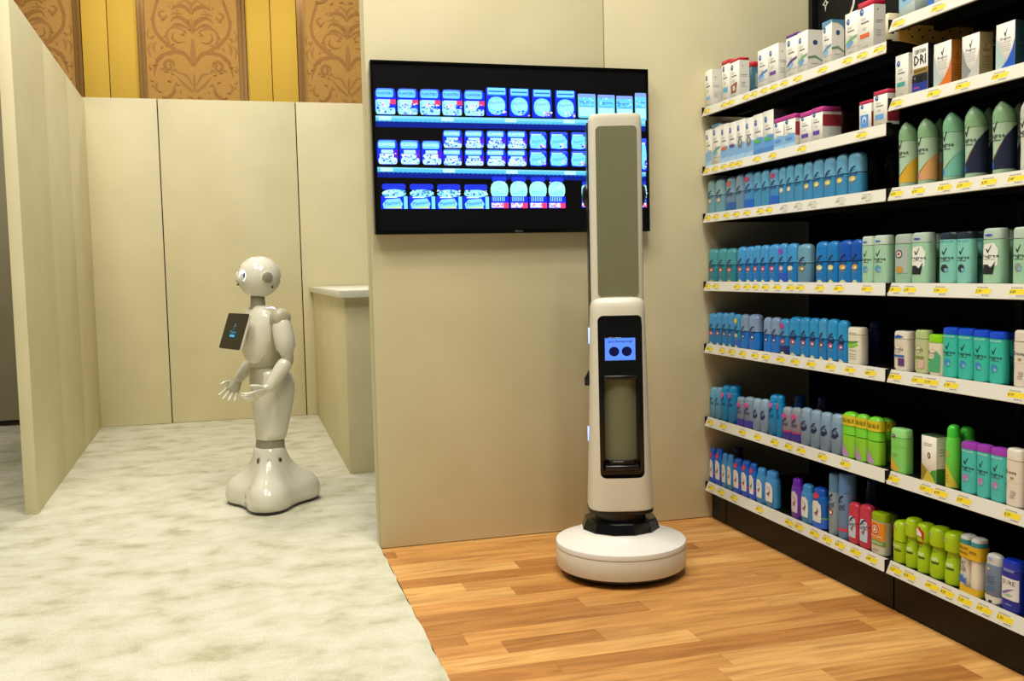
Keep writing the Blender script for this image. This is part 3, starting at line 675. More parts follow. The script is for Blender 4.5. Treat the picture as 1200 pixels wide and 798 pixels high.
for kind, x0, x1, z0, z1 in JARS:
    P.k = 14; w_, h_ = x1-x0, z1-z0; cx = (x0+x1)/2
    U = lambda t: lerp(x0, x1, t); V = lambda t: lerp(z0, z1, t)
    if kind in ('can', 'can2'):
        blob(x0, x1, z0, z1, BL, .22); blob(U(.03), U(.97), V(.72), V(1.0), '#1c3cf4', .4); P.disc(cx, V(.965), w_*.44, h_*.03, '#5a8cf8')
        blob(U(.06), U(.88), V(.66), V(.94), '#74d8f6', .25); P.text('PLANTERS', U(.47), V(.81), w_*.74, '#1a4af0' if kind == 'can' else '#e8fcff', h_*.18)
        if kind == 'can':
            P.rect(U(.70), U(1.0), V(.40), V(.58), '#e0407a'); P.rect(U(.1), U(.72), V(.44), V(.58), CY2); P.disc(U(.4), V(.37), w_*.30, h_*.14, CY2); P.disc(U(.42), V(.38), w_*.1, h_*.06, '#ffc8e8')
            blob(U(.05), U(.95), V(.02), V(.26), '#a8eee6', .2); P.rect(U(.02), U(.10), V(.1), V(.55), CY)
        else:
            blob(U(.2), U(.78), V(.46), V(.60), CY2, .2); blob(U(.12), U(.9), V(.28), V(.44), WHT, .2); P.rect(U(.80), U(1.0), V(.2), V(.58), '#5a1ee0'); blob(U(.06), U(.95), V(.02), V(.28), '#c6f6f6', .3)
        specks(U(.1), U(.92), V(.04), V(.45), 30, ['#2a62ea', '#f4ffff', '#58b8f0', '#3a7cf0', '#c8f6fa'])
    elif kind == 'jar':
        blob(U(.02), U(.98), z0, z1, BL, .06); blob(U(.1), U(.92), V(.76), V(.99), CY, .08); P.rect(U(.15), U(.88), V(.84), V(.89), '#2a6cf0'); P.rect(U(.1), U(.92), V(.72), V(.75), '#3a8cf4')
        blob(U(.10), U(.9), V(.04), V(.68), CY, .42); blob(U(.2), U(.86), V(.2), V(.6), '#9eeef4', .45); P.text('Planters', cx, V(.48), w_*.62, '#58b8f4', h_*.14, .2, .12)
        specks(U(.4), U(.95), V(.04), V(.2), 12, ['#2050e8', '#ffb0e0', '#ffffff'])
    elif kind == 'pale':
        blob(x0, x1, z0, z1, '#6cd6f4', .1); blob(x0, x1, V(.86), V(1), '#88a8f8', .3); blob(U(.05), U(.95), V(.08), V(.45), '#b4f2f0', .1)
        for t in (.48, .64, .66): P.rect(U(.1), U(.9), V(t), V(t+.015), '#1c5ae8')
        specks(U(.1), U(.9), V(.5), V(.85), 12, ['#b8f4fc', '#3a8cf0'])
    elif kind == 'tub':
        blob(x0, x1, z0, z1, BL, .14); blob(U(.04), U(.96), V(.82), V(1), '#3a5cf0', .4); P.poly([(U(.08), V(.08)), (U(.55), V(.04)), (U(.92), V(.12)), (U(.95), V(.5)), (U(.8), V(.78)), (U(.1), V(.8)), (U(.02), V(.4))], CY)
        P.text('Planters', cx, V(.48), w_*.7, '#4aa8f2', h_*.2, .2, .18); P.rect(U(.1), U(.7), V(.8), V(.87), '#c6f6fa'); specks(U(.55), U(.9), V(.1), V(.35), 9, ['#1a3ad0', '#ffc0e8', '#ffffff'])
    elif kind == 'lid':
        blob(U(.0), U(1), z0, V(.52), BL, .06); blob(U(.05), U(.95), V(.76), z1, '#2038e0', .4); P.disc(cx, V(.62), w_*.46, h_*.16, '#9ceef0', 16); specks(U(.08), U(.92), V(.52), V(.74), 40, ['#d8fbf4', '#58c8e8', '#2a8cd0', '#1a50b8', '#c8f4e8'])
        P.rect(U(.86), U(1.0), V(0), V(.5), CY); P.poly([(U(.1), V(.02)), (U(.75), V(.02)), (U(.82), V(.2)), (U(.7), V(.42)), (U(.2), V(.38)), (U(.06), V(.2))], '#86e2f4'); P.text('Planters', U(.44), V(.24), w_*.6, '#2a7cf4', h_*.2, .2, .12); P.rect(U(.14), U(.6), V(.44), V(.48), WHT)
        P.poly([(U(.2), V(.02)), (U(.8), V(.02)), (U(.7), V(.1)), (U(.3), V(.07))], '#d4f49a')
    elif kind == 'bottle':
        blob(U(.1), U(.9), V(.84), z1, '#2038e0', .3); blob(U(.02), U(.98), V(.30), V(.86), '#a8f4ec', .4); blob(U(.1), U(.9), V(.42), V(.56), '#8ceef0', .3); blob(x0, x1, z0, V(.38), BL, .05)
        for t in range(7): P.rect(U(.12+.1*t), U(.17+.1*t), V(.22), V(.36), '#8ce4f6')
        P.rect(U(.05), U(.7), V(.02), V(.17), '#f2e4ff'); P.rect(U(.7), U(.98), V(.0), V(.17), '#f0407c'); specks(U(.1), U(.7), V(.03), V(.16), 9, ['#f03c70', '#ffffff', '#7a8cf8'])
        specks(U(.1), U(.9), V(.5), V(.84), 8, ['#d8fff8', '#7ce0e8'])
P.build('screen_picture', tvt, SCREEN)
# ------------------------------------------------------------------ tall shelf-scanning robot
M_RW = mat('white_robot_shell', '#d8d3c0', .38)
M_RWT = mat('white_base_top', '#e2dfd6', .42)
M_BK = mat('black_robot_plastic', '#0d0d0d', .28)
M_BKG = mat('black_gloss_panel', '#070708', .12)
M_OLV = noise_mat('grey_speaker_cloth', '#6f7052', '#777859', 220, .75, .2, 500)
LED = mat('blue_white_led', '#8ca2ff', .4, emit=5.0)
rb = thing('scanning_robot', 'tall white shelf-scanning robot on round base standing on wood floor before the television', 'robot', (1.33, 3.354, 0), R(-15.7))
# base
MB().lathe([(.225, .028), (.238, .032), (.2415, .05), (.2415, .104), (.2405, .106)], n=72).build('base_drum', M_RW, rb, 35)
MB().lathe([(.236, .106), (.2425, .1075), (.2425, .121), (.241, .125), (.225, .130), (.20, .138), (.175, .149), (.158, .158), (.15, .166), (.148, .170)], n=72).build('base_cover', M_RWT, rb, 35)
MB().lathe([(.205, .012), (.212, .016), (.212, .03)], n=48).build('underbody', M_BK, rb, 35)
for k in range(3):
    a = R(90+120*k); x, y = .15*math.cos(a), .15*math.sin(a)
    m = MB(); m.rings([[(x-.012+.024*i, y+.02*math.cos(2*math.pi*j/18), .0205+.02*math.sin(2*math.pi*j/18)) for j in range(18)] for i in (0, 1)]); m.build('wheel', M_BK, rb, 40)
m = MB(); nf = 12
m.rings([[(r_*math.cos(2*math.pi*(j+.5)/nf), r_*math.sin(2*math.pi*(j+.5)/nf), z) for j in range(nf)] for r_, z in ((.146, .168), (.147, .173), (.134, .206), (.128, .209))]); m.build('lidar_ring', M_BKG, rb)
MB().lathe([(.095, .208), (.095, .246)], n=40).build('neck', M_BK, rb, 35)
# body column with a recess cut in its front
body = MB()
pts = [(.246, .113, .098), (.252, .119, .104), (.27, .1195, .105), (.6, .108, .094), (.95, .1005, .082), (.99, .0995, .079), (1.008, .097, .075), (1.020, .091, .068), (1.027, .080, .058)]
body.rings([sup(0, 0, z, a, b_, 3.4, 48) for z, a, b_ in pts])
bo = body.build('body_column', [M_RW, M_BKG], rb, 35)
def cutter(x0, x1, z0, z1, r, ya, yb):
    o = rrect(x0, x1, z0, z1, r); m = MB(); m.rings([[(x, y, z) for x, z in o] for y in (yb, ya)]); me = m.mesh('cutter'); ob = link('cutter', me, M_BKG); ob.parent = rb; return ob
boolean_cut(bo, cutter(-.079, .082, .372, .963, .02, -.2, -.068))
boolean_cut(bo, cutter(-.066, .069, .392, .745, .012, -.2, -.028))
MB().rings([sup(0, 0, z, .12, .1055, 3.4, 48) for z in (.238, .2465)]).build('bottom_lip', M_BK, rb, 35)
for q in [p for p in bo.data.polygons]: pass
# recess furniture
m = MB(); m.rings([[(.003+a*.058, -.034-.02*(1-abs(a)**2.2), z) for a in [(-1+2*i/14) for i in range(15)]]+[(.061, -.0285, z), (-.055, -.0285, z)] for z in (.43, .727)]); m.build('grey_insert', M_OLV, rb, 40)
bevbox('ledge', -.062, .066, -.086, -.03, .393, .416, .006, M_BK, rb)
bevbox('ledge_scanner', -.045, .05, -.075, -.04, .416, .430, .004, M_BKG, rb)
bevbox('hood', -.062, .066, -.070, -.03, .728, .744, .004, M_BK, rb)
sc = bevbox('screen', -.056, .059, -.0705, -.066, .797, .884, .002, M_BKG, rb)
P = Print(lambda u, v, l: (u, -.0706-l, v), .00025)
P.rect(-.0535, .0565, .800, .881, '#5286f4'); P.rect(-.0535, .0565, .803, .878, '#5a8cf6')
P.text('Just Restarting!', .002, .868, .088, '#10206c', .0125)
P.disc(-.0205, .832, .0185, .0175, '#060d3c', 28); P.disc(.0255, .832, .0185, .0175, '#060d3c', 28)
P.build('screen_picture', sc, SCREEN)
# mast
def mast_ring(z, s=1.0, a=.0955, b_=.05, yo=0.0): return sup(0, yo, z, a*s, b_*s, 4.5, 44)
mm = MB(); mm.rings([mast_ring(.98), mast_ring(1.655), mast_ring(1.672, .992), mast_ring(1.682, .97), mast_ring(1.688, .93)]); mm.build('mast', M_RW, rb, 35)
o = rrect(-.073, .075, 1.032, 1.643, .016); m = MB()
m.rings([[(x, y, z) for x, z in o] for y in (-.044, -.0515)]); m.build('mast_panel', M_OLV, rb, 30)
bk = MB(); bk.rings([[(x+.0, y, z) for x, y in ((-.1, .012), (-.1, .085), (-.085, .10), (.085, .10), (.1, .085), (.1, .012))] for z in (.40, 1.665)]); bk.build('back_housing', M_BK, rb)
for sg in (-1, 1):
    for (za, zb, e_) in ((.855, .915, 0), (.49, .545, .0085)):
        bevbox('led_strip', *sorted((sg*(.0995+e_), sg*((.1055 if sg < 0 else .1015)+e_))), .022, .032, za, zb, .001, LED, rb, 1)
    m = MB(); m.rings([sup(sg*.1, .045, z, a, b_, 2, 20) for z, a, b_ in ((1.36, .004, .012), (1.375, .014, .02), (1.40, .02, .026), (1.43, .016, .022), (1.445, .004, .01))]); m.build('side_camera', M_BK, rb, 40)
    if sg < 0: m = MB(); m.rings([[(sg*x, y, z) for x, y in ((.095, .01), (.122, .02), (.122, .05), (.095, .07))] for z in (.70, .725)]+[[(sg*x, y, z) for x, y in ((.095, .01), (.106, .03), (.106, .045), (.095, .07))] for z in (.755,)]); m.build('side_sensor', M_BK, rb, 20)
bevbox('shelf_light', .0995, .1012, .045, .075, 1.27, 1.34, .0005, mat('blue_scan_light', '#4a6cff', .4, emit=40.0), rb, 1)
# ------------------------------------------------------------------ humanoid robot (local +x is its front, +y its left hand)
M_PW = mat('glossy_white_robot', '#dcd8c6', .16, coat=.5)
M_PG = mat('warm_grey_robot', '#b3ad92', .35)
M_PD = mat('grey_joint_plastic', '#8f8a74', .4)
M_DK = mat('dark_robot_trim', '#1f1d17', .35)
M_EYE = mat('glowing_white_eye', '#e6ecff', .3, emit=3.0)
M_SHL = mat('shoulder_light', '#cdd6ff', .3, emit=5.0)
hr = thing('humanoid_robot', 'small white humanoid robot with chest tablet standing on the pale carpet', 'robot', (.1, 4.92, .0065), R(203))
# base: three soft lobes sweeping up into a narrow ankle
def Rth(t):
    lobe = ((1+math.cos(3*(t-math.pi)))/2)**1.35
    return .155+.105*lobe, lobe
NA = 72; rows = []
for i in range(25):
    q = i/24; ring = []
    for j in range(NA):
        t = 2*math.pi*j/NA; R0, lb = Rth(t)
        if q < .12: r_, z = R0*(.955+.045*(q/.12)**.5), .014+.03*q/.12
        else:
            p = (q-.12)/.88
            P0, P1, P2, P3 = (R0, .044), (R0*1.0, .044+.085+.035*lb), (.09+.035*lb, .10+.02*lb), (.0755, .285)
            if p < .0: pass
            a_ = (1-p)**3; b_ = 3*(1-p)**2*p; c_ = 3*(1-p)*p*p; d_ = p**3
            r_ = a_*P0[0]+b_*P1[0]+c_*P2[0]+d_*P3[0]; z = a_*P0[1]+b_*P1[1]+c_*P2[1]+d_*P3[1]
        ring.append((r_*math.cos(t), r_*math.sin(t), z))
    rows.append(ring)
rows.append([(x*.96, y*.96, z+.003) for x, y, z in rows[-1]])
m = MB(); m.rings(rows); base = m.build('base', M_PW, hr, 60)
m = MB(); m.rings([[((Rth(2*math.pi*j/NA)[0]*s_)*math.cos(2*math.pi*j/NA), (Rth(2*math.pi*j/NA)[0]*s_)*math.sin(2*math.pi*j/NA), z) for j in range(NA)] for s_, z in ((.90, .0), (.955, .003), (.96, .014))]); m.build('bumper', M_DK, hr, 60)
def base_surf(t, q):
    i = min(23, int(q*24)); f = q*24-i; j = (t/(2*math.pi)*NA) % NA; j0 = int(j) % NA; g = j-int(j); j1 = (j0+1) % NA
    def at(ii): return Vector(rows[ii][j0])*(1-g)+Vector(rows[ii][j1])*g
    p = at(i)*(1-f)+at(i+1)*f; tz = (at(i+1)-at(i)).normalized(); tt = (Vector(rows[i][j1])-Vector(rows[i][j0])).normalized()
    return p, tt, tz, tt.cross(tz)
def surf_disc(name, t, q, ru, rv, lift, mtl, n=18, par=None):
    p, tt, tz, nn = base_surf(t, q); m = MB()
    m.rings([[p+tt*ru*s_*math.cos(2*math.pi*k/n)+tz*rv*s_*math.sin(2*math.pi*k/n)+nn*l for k in range(n)] for s_, l in ((1, -.002), (1, lift*.6), (.85, lift))]); return m.build(name, mtl, par or base, 40)
import math as _m
cam_t = R(270-203)                      # local bearing of the camera side
surf_disc('sonar', cam_t+R(33), .90, .013, .013, .002, M_PD); surf_disc('sonar', cam_t-R(42), .90, .012, .016, .002, M_PD)
surf_disc('sonar_mesh', cam_t+R(33), .90, .008, .009, .003, M_DK); surf_disc('sonar_mesh', cam_t-R(42), .90, .006, .010, .003, M_DK)
for dt, dq in ((0, .012), (-3.2, -.006), (3.2, -.006)): surf_disc('speaker_hole', cam_t-R(4)+R(dt), .90+dq, .003, .003, .001, M_DK, 8)
surf_disc('sensor_dot', cam_t-R(40), .42, .005, .004, .001, M_DK, 10)
def base_line(name, tq, w_):
    m = MB()
    for (t0, q0), (t1, q1) in zip(tq, tq[1:]):
        p0, _, _, n0 = base_surf(t0, q0); p1, _, _, n1 = base_surf(t1, q1); d = (p1-p0).normalized(); s_ = d.cross(n0)*w_
        m.rings([[p-s_-n*.001, p+s_-n*.001, p+s_+n*.0008, p-s_+n*.0008] for p, n in ((p0, n0), (p1, n1))])
    m.build(name, M_DK, base)
base_line('latch_mark', [(cam_t-R(52), .26), (cam_t-R(46), .19), (cam_t-R(42), .22)], .0016)
def seam(tq): base_line('shell_seam', tq, .0006)
# knee, leg, hip
def loft(name, secs, mtl, par, n=2.3, sm=60, N=40):
    m = MB(); m.rings([sup(x, y, z, a, b_, n, N) for z, x, y, a, b_ in secs]); return m.build(name, mtl, par, sm)
loft('knee_joint', [(.27, -.004, 0, .069, .072), (.30, -.004, 0, .067, .072), (.335, -.006, 0, .064, .07)], M_PD, hr)
loft('leg', [(.3265, -.008, 0, .064, .070), (.33, -.008, 0, .0705, .077), (.36, -.012, 0, .074, .082), (.42, -.019, 0, .082, .091), (.50, -.026, 0, .094, .104), (.56, -.029, 0, .102, .111), (.60, -.028, 0, .104, .112), (.64, -.025, 0, .097, .107), (.665, -.018, 0, .085, .097), (.675, -.012, 0, .07, .08)], M_PW, hr)
loft('hip_inset', [(.60, .03, 0, .045, .085), (.64, .026, 0, .050, .082), (.67, .012, 0, .062, .078), (.69, .008, 0, .06, .075)], M_PG, hr)
loft('waist_joint', [(.66, .005, 0, .06, .07), (.70, .008, 0, .062, .075)], M_PD, hr)
# torso
loft('torso', [(.683, .012, 0, .055, .07), (.69, .012, 0, .064, .08), (.73, .006, 0, .078, .10), (.80, .002, 0, .088, .118), (.87, .0, 0, .088, .124), (.92, .0, 0, .082, .126), (.955, .004, 0, .07, .122), (.975, .010, 0, .054, .09), (.985, .014, 0, .038, .05)], M_PG, hr, 2.4)
loft('chest_plate', [(.705, .044, 0, .036, .058), (.72, .044, 0, .048, .076), (.76, .042, 0, .062, .10), (.82, .038, 0, .072, .118), (.88, .032, 0, .074, .124), (.93, .022, 0, .070, .124), (.96, .016, 0, .060, .112), (.98, .016, 0, .046, .078), (.988, .018, 0, .034, .046)], M_PW, hr, 2.4)
m = MB(); m.rings([sup(.03, 0, z, a, a*.95, 2, 28) for z, a in ((.975, .042), (.985, .036), (1.03, .034), (1.05, .036))]); m.build('neck', M_PD, hr, 40)
# head
HC = Vector((.016, 0, 1.124)); hm = MB(); rg = []
for i in range(1, 30):
    ph = math.pi*i/30; z = -math.cos(ph); s_ = math.sin(ph); ring = []
    for j in range(44):
        t = 2*math.pi*j/44; cx, cy = math.cos(t), math.sin(t)
        k = s_**.92
        ax = .106 if cx > 0 else .104
        x = cx*ax*k; y = cy*.102*k
        if z < 0: y *= 1-.10*(-z)**1.3; x = x*(1-.06*(-z)) + .004*(-z)
        if cx > 0: x += .010*math.exp(-((z+.12)/.18)**2)*max(0, cx)**6     # small nose and muzzle swell
        ring.append((HC.x+x, HC.y+y, HC.z+z*(.102 if z > 0 else .098)))
    rg.append(ring)
hm.rings(rg); head = hm.build('head', M_PW, hr, 70)
def head_disc(name, dirv, ru, rv, lift, mtl, rot=0, n=24, offs=(0, 0)):
    d = Vector(dirv).normalized(); h_ = HC+Vector((d.x*.106, d.y*.101, d.z*.101)); nn = Vector((d.x/.106**2*.01, d.y/.101**2*.01, d.z/.101**2*.01)).normalized()
    u = Vector((0, 0, 1)).cross(nn).normalized(); w_ = nn.cross(u); cr, sr = math.cos(rot), math.sin(rot); u, w_ = u*cr+w_*sr, w_*cr-u*sr
    h_ += u*offs[0]+w_*offs[1]; m = MB()
    rin = []
    for s_, l in ((1, -.006), (1, lift*.7), (.9, lift)):
        ring = []
        for k in range(n):
            p = u*ru*s_*math.cos(2*math.pi*k/n)+w_*rv*s_*math.sin(2*math.pi*k/n); sag = (p.length**2)/(2*.1)
            ring.append(h_+p+nn*(l-sag))
        rin.append(ring)
    m.rings(rin); return m.build(name, mtl, head, 50)
for sg in (-1, 1):
    ear = head_disc('ear_rim', (-.16, sg, -.02), .031, .031, .004, M_PW); e2 = head_disc('ear_disc', (-.16, sg, -.02), .0265, .0265, .006, M_PD)
    head_disc('eye', (.86, sg*.47, .10), .024, .028, .0026, M_EYE, sg*.25); head_disc('pupil', (.78, sg*.60, .11), .0045, .0135, .0046, mat('deep_blue_pupil', '#10186c', .3))
    head_disc('jaw_slot', (-.42, sg*.8, -.50), .004, .0065, .0015, M_DK, .6, 10)
head_disc('mouth', (1, 0, -.32), 0.010, .004, .0095, M_DK, 0, 14)
head_disc('forehead_camera', (.9, 0, .55), .005, .005, .002, M_DK, 0, 10)
head.location = (HC.x, 0, 0); head.rotation_euler = (0, 0, R(-12)); head.data.transform(Matrix.Translation((-HC.x, 0, 0)))
for ch in head.children: ch.data.transform(Matrix.Translation((-HC.x, 0, 0)))
# shoulders, arms, hands
def arm(sg, sh, el, wr, hd, up_):
    S_, E_, W_, H_ = Vector(sh), Vector(el), Vector(wr), Vector(hd)
    m = MB(); m.rings([[S_+Vector((math.cos(2*math.pi*k/30)*r_, sg*y, math.sin(2*math.pi*k/30)*r_)) for k in range(30)] for y, r_ in ((-.035, .040), (-.02, .046), (.012, .046), (.028, .040), (.036, .026), (.039, .010))]); m.build('shoulder', M_PG, hr, 50)
    d = (E_-S_).normalized()
    m = MB(); m.tube([S_+d*.022, S_+d*.05, S_+d*.10, S_+d*.145, S_+d*.158], [.042, .048, .050, .048, .038], 24); m.build('upper_arm', M_PW, hr, 60)
    m = MB(); m.tube([S_+d*.165, E_-d*.01, E_+d*.004], [.029, .029, .028], 22); m.build('elbow', M_PG, hr, 60)
    f = (W_-E_).normalized(); L_ = (W_-E_).length
    m = MB(); m.tube([E_+f*.022, E_+f*L_*.3, E_+f*L_*.6, E_+f*L_*.85, W_], [.034, .036, .033, .028, .025], 24); m.build('forearm', M_PW, hr, 60)
    # hand: palm with four fingers and a thumb
    g = (H_-W_).normalized(); upv = Vector(up_); upv = (upv-g*upv.dot(g)).normalized(); sd = g.cross(upv)*(-sg)   # sd points outward to the thumb
    ha = MB(); rr = []
    for q, wd_, th in ((-.012, .020, .018), (.01, .024, .017), (.03, .029, .014), (.048, .031, .012), (.058, .028, .009), (.062, .02, .005)):
        q, wd_, th = q*1.2, wd_*1.15, th*1.1
        rr.append([W_+g*q+sd*wd_*math.cos(2*math.pi*k/22)+upv*th*math.sin(2*math.pi*k/22) for k in range(22)])
    ha.rings(rr); hand = ha.build('hand', M_PG if sg < 0 else M_PW, hr, 60)
    for i, (o_, ln, sp) in enumerate(((.024, .050, .22), (.008, .058, .06), (-.008, .055, -.08), (-.024, .044, -.24))):
        o_, ln = o_*1.15, ln*1.22; b0 = W_+g*.066+sd*o_; dd = (g+sd*sp).normalized(); pts = [b0-dd*.012]; q = b0
        for s_ in range(3):
            bend = .10+.28*s_; q = q+(dd*math.cos(bend)+upv*math.sin(bend))*ln/3; pts.append(q)
        fm = MB(); fm.tube(pts, [.0074, .0070, .0066, .0058], 12); fo = fm.build('finger', M_PW, hand, 60)
    t0 = W_+g*.022+sd*.024; dd = (g*.55+sd*.75+upv*.35).normalized(); d2 = (g*.85+sd*.35+upv*.4).normalized()
    fm = MB(); fm.tube([t0-dd*.008, t0+dd*.026, t0+dd*.028+d2*.032], [.0085, .0075, .006], 12); fm.build('thumb', M_PW, hand, 60)
arm(1, (-.012, .158, .928), (-.030, .180, .728), (.062, .160, .602), (.14, .125, .555), (.25, -.7, .55))
arm(-1, (-.012, -.158, .928), (-.045, -.185, .735), (.080, -.172, .612), (.135, -.15, .545), (.30, .80, .35))
for sg in (-1, 1):
    m = MB(); m.rings([[(x, sg*y, z+.002) for x, y, z in ((.028, .072, .974), (.028, .088, .969), (-.018, .092, .968), (-.018, .076, .973))], [(x, sg*y, z+.006) for x, y, z in ((.026, .074, .974), (.026, .086, .970), (-.016, .090, .969), (-.016, .078, .973))]]); m.build('shoulder_light', M_SHL, hr)
# tablet
tb = bpy.data.objects.new('tablet', None); COL.objects.link(tb); tb.parent = hr; tb.location = (.155, 0, .868); tb.rotation_euler = (0, R(-19), 0); tb.empty_display_size = .03
def slab(name, y0, y1, z0, z1, r_, x0, x1, mtl):
    o = rrect(y0, y1, z0, z1, r_); m = MB(); m.rings([[(x, y, z) for y, z in o] for x in (x0, x1)]); return m.build(name, mtl, tb, 30)
slab('tablet_back', -.123, .123, -.0895, .0895, .010, -.010, .001, M_PW)
slab('tablet_screen', -.122, .122, -.0885, .0885, .009, .001, .004, M_BKG)
P = Print(lambda u, v, l: (.0042+l, u, v), .0002)
P.disc(0, .031, .010, .0055, '#6a93a8', 12); P.disc(0, .031, .007, .0035, '#0a0a0b', 12); P.rect(-.010, .010, .021, .0235, '#6a93a8'); P.disc(0, .012, .012, .006, '#55788c', 12); P.disc(0, .014, .009, .0055, '#0a0a0b', 12)
P.text('Touch me', 0, -.005, .070, '#3aa4c8', .014); P.rect(-.032, .032, -.030, -.017, '#1f86ac'); P.text('Hello', 0, -.0235, .05, '#8fd6ec', .010)
P.build('screen_picture', tb, SCREEN)
m = MB(); m.box(.075, .145, -.03, .03, .84, .90); m.build('tablet_mount', M_PD, hr)
# ------------------------------------------------------------------ products on the shelves
WH, NAVY, BLUE, GREY = '#e9e6da', '#14224f', '#2a5fb4', '#8f8d84'
def rgrey(P, u0, u1, v, n=1, dv=.035, col=GREY):
    for i in range(n): P.rect(u0, u1-(.1*(i % 2))*(u1-u0), v-dv*i-.006, v-dv*i+.006, col, 1, P.step)
# --- cartons: u in [-1,1] across the front, v in [0,1] up
def logo(P, u=-.5, v=.80): P.disc(u, v, .26, .075, '#24519c', 10); P.disc(u+.06, v+.01, .12, .03, '#9fb9dd', 8)
def f_std(bar=None, barv=(.22, .30), baru=(-.7, .5), wave=None, lower=None, patch=None):
    def f(P):
        if lower: P.poly([(-1, 0), (1, 0), (1, .42), (.3, .44), (-1, .38)], lower); P.poly([(-1, 0), (1, 0), (1, .16), (-1, .13)], '#4f87c4' if lower != '#7fb0dc' else '#a5cbe8')
        logo(P); rgrey(P, -.6, .1, .66, 2); P.rect(-.6, .45, .555, .585, '#5d5b66', 1, P.step); rgrey(P, -.4, .1, .46, 2)
        if bar: P.rect(baru[0], baru[1], barv[0], barv[1], bar)
        if wave:
            P.poly([(-.95, .27), (-.5, .37), (0, .42), (.95, .45), (.95, .40), (.2, .36), (-.4, .29)], wave[0])
            P.poly([(-.75, .24), (-.3, .31), (.2, .34), (.35, .30), (0, .24), (-.5, .20)], wave[1]); P.rect(-.95, .95, .185, .195, '#9a9a92', 1, P.step)
        if patch: P.poly([(-.7, .14), (.3, .14), (.6, .40), (-.2, .38), (-.75, .34)], patch); P.disc(-.1, .26, .28, .07, '#d8c3b8')
        rgrey(P, -.5, .3, .08, 1)
    return f
def s_plain(P): P.disc(-.3, .78, .10, .02, '#3b3f52', 8); rgrey(P, -.6, .6, .56, 2, .04, '#a79f86'); rgrey(P, -.6, .3, .36, 3, .05, '#b3ab92'); P.poly([(-.2, .05), (.1, .05), (-.05, .11)], '#5a523e')
def s_arch(P): P.disc(0, .70, .32, .06, '#2c4c7a'); P.poly([(-1, .36), (0, .40), (1, .28), (1, .25), (0, .34), (-1, .31)], '#6f9a72'); rgrey(P, -.5, .3, .2, 1)
def degree(c1, c2, c3, side, sidetxt='#3a2a12'):
    def f(P):
        P.poly([(-1, 0), (1, 0), (1, .62), (.75, .40), (.2, .18), (-.3, .06)], c1); P.poly([(-1, 0), (-.5, .02), (.05, .18), (-.45, .34), (-.8, .60), (-1, .78)], c2)
        P.poly([(-.78, .62), (-.42, .34), (.02, .2), (.12, .23), (-.3, .38), (-.65, .66)], '#cfd3d0')
        P.poly([(u*.42+.05, v*.14+.79) for u, v in CHECK], '#15171c'); P.text('Degree', .05, .655, 1.1, '#2b2b30', .07); rgrey(P, -.55, .6, .58, 5, .045, '#a9a8a2')
    def s(P):
        P.poly([(u*.3, v*.09+.72) for u, v in CHECK], sidetxt); rgrey(P, -.55, .55, .62, 2, .04, sidetxt); rgrey(P, -.6, .5, .45, 5, .06, sidetxt)
    return f, s, side
def f_dri(P):
    P.rect(-1, 1, 0, .40, '#15131a'); P.rect(-1, 1, 0, .22, '#1d2f8f'); P.rect(-.85, 1, .40, .52, '#9c7c35')
    P.text('CERTAIN', .02, .875, 1.5, '#2a2a2e', .085); P.text('DRI', .02, .70, 1.55, '#18181c', .20); P.text('PRESCRIPTION', .05, .465, 1.5, '#2c2208', .05)
    P.poly([(u*.15-.6, v*.05+.33) for u, v in CHECK], WH); rgrey(P, -.35, .4, .33, 4, .05, '#b4b4bc'); P.rect(-.8, -.1, .10, .13, '#c63a92', 1, .0008); rgrey(P, .1, .8, .115, 1, .05, WH)
def f_greengold(P):
    P.poly([(-1, 0), (1, 0), (1, .30), (.4, .27), (-.2, .10), (-.5, 0)], '#3f9a2f'); P.poly([(-1, 0), (.9, 0), (.55, .10), (-.2, .26), (-1, .40)], '#b4a02e'); P.poly([(-1, .02), (-.3, .0), (-.1, .24), (-1, .38)], '#8f7d24')
    P.poly([(-.8, 0), (1, 0), (.6, .12), (-.1, .27)], '#c9b93c'); rgrey(P, -.7, .5, .82, 2, .04, '#6d6d64'); P.disc(.05, .58, .2, .065, '#3a3122'); P.disc(.05, .58, .1, .035, '#c9c4b0')
def s_greengold(P): P.rect(-1, 1, 0, .32, '#3a7d2a'); rgrey(P, -.5, .5, .72, 3, .06, '#a79f86')
def f_picture(P):
    logo(P); rgrey(P, -.4, .3, .62, 1); P.rect(-.75, .55, .10, .52, '#5a97dc'); P.disc(-.1, .34, .35, .13, '#cfe2f4'); P.disc(-.1, .30, .18, .08, '#3f76c4')
def f_mist(P): P.poly([(-1, .3), (1, .5), (1, 1), (-1, 1)], '#8fbcd2'); P.disc(-.3, .75, .4, .2, '#4d83ae')
def f_bluewhite(P): P.poly([(-1, 0), (-.3, 0), (-.5, 1), (-1, 1)], '#2b6cc2'); rgrey(P, -.1, .7, .6, 4, .1)
W2 = '#cfc9b2'
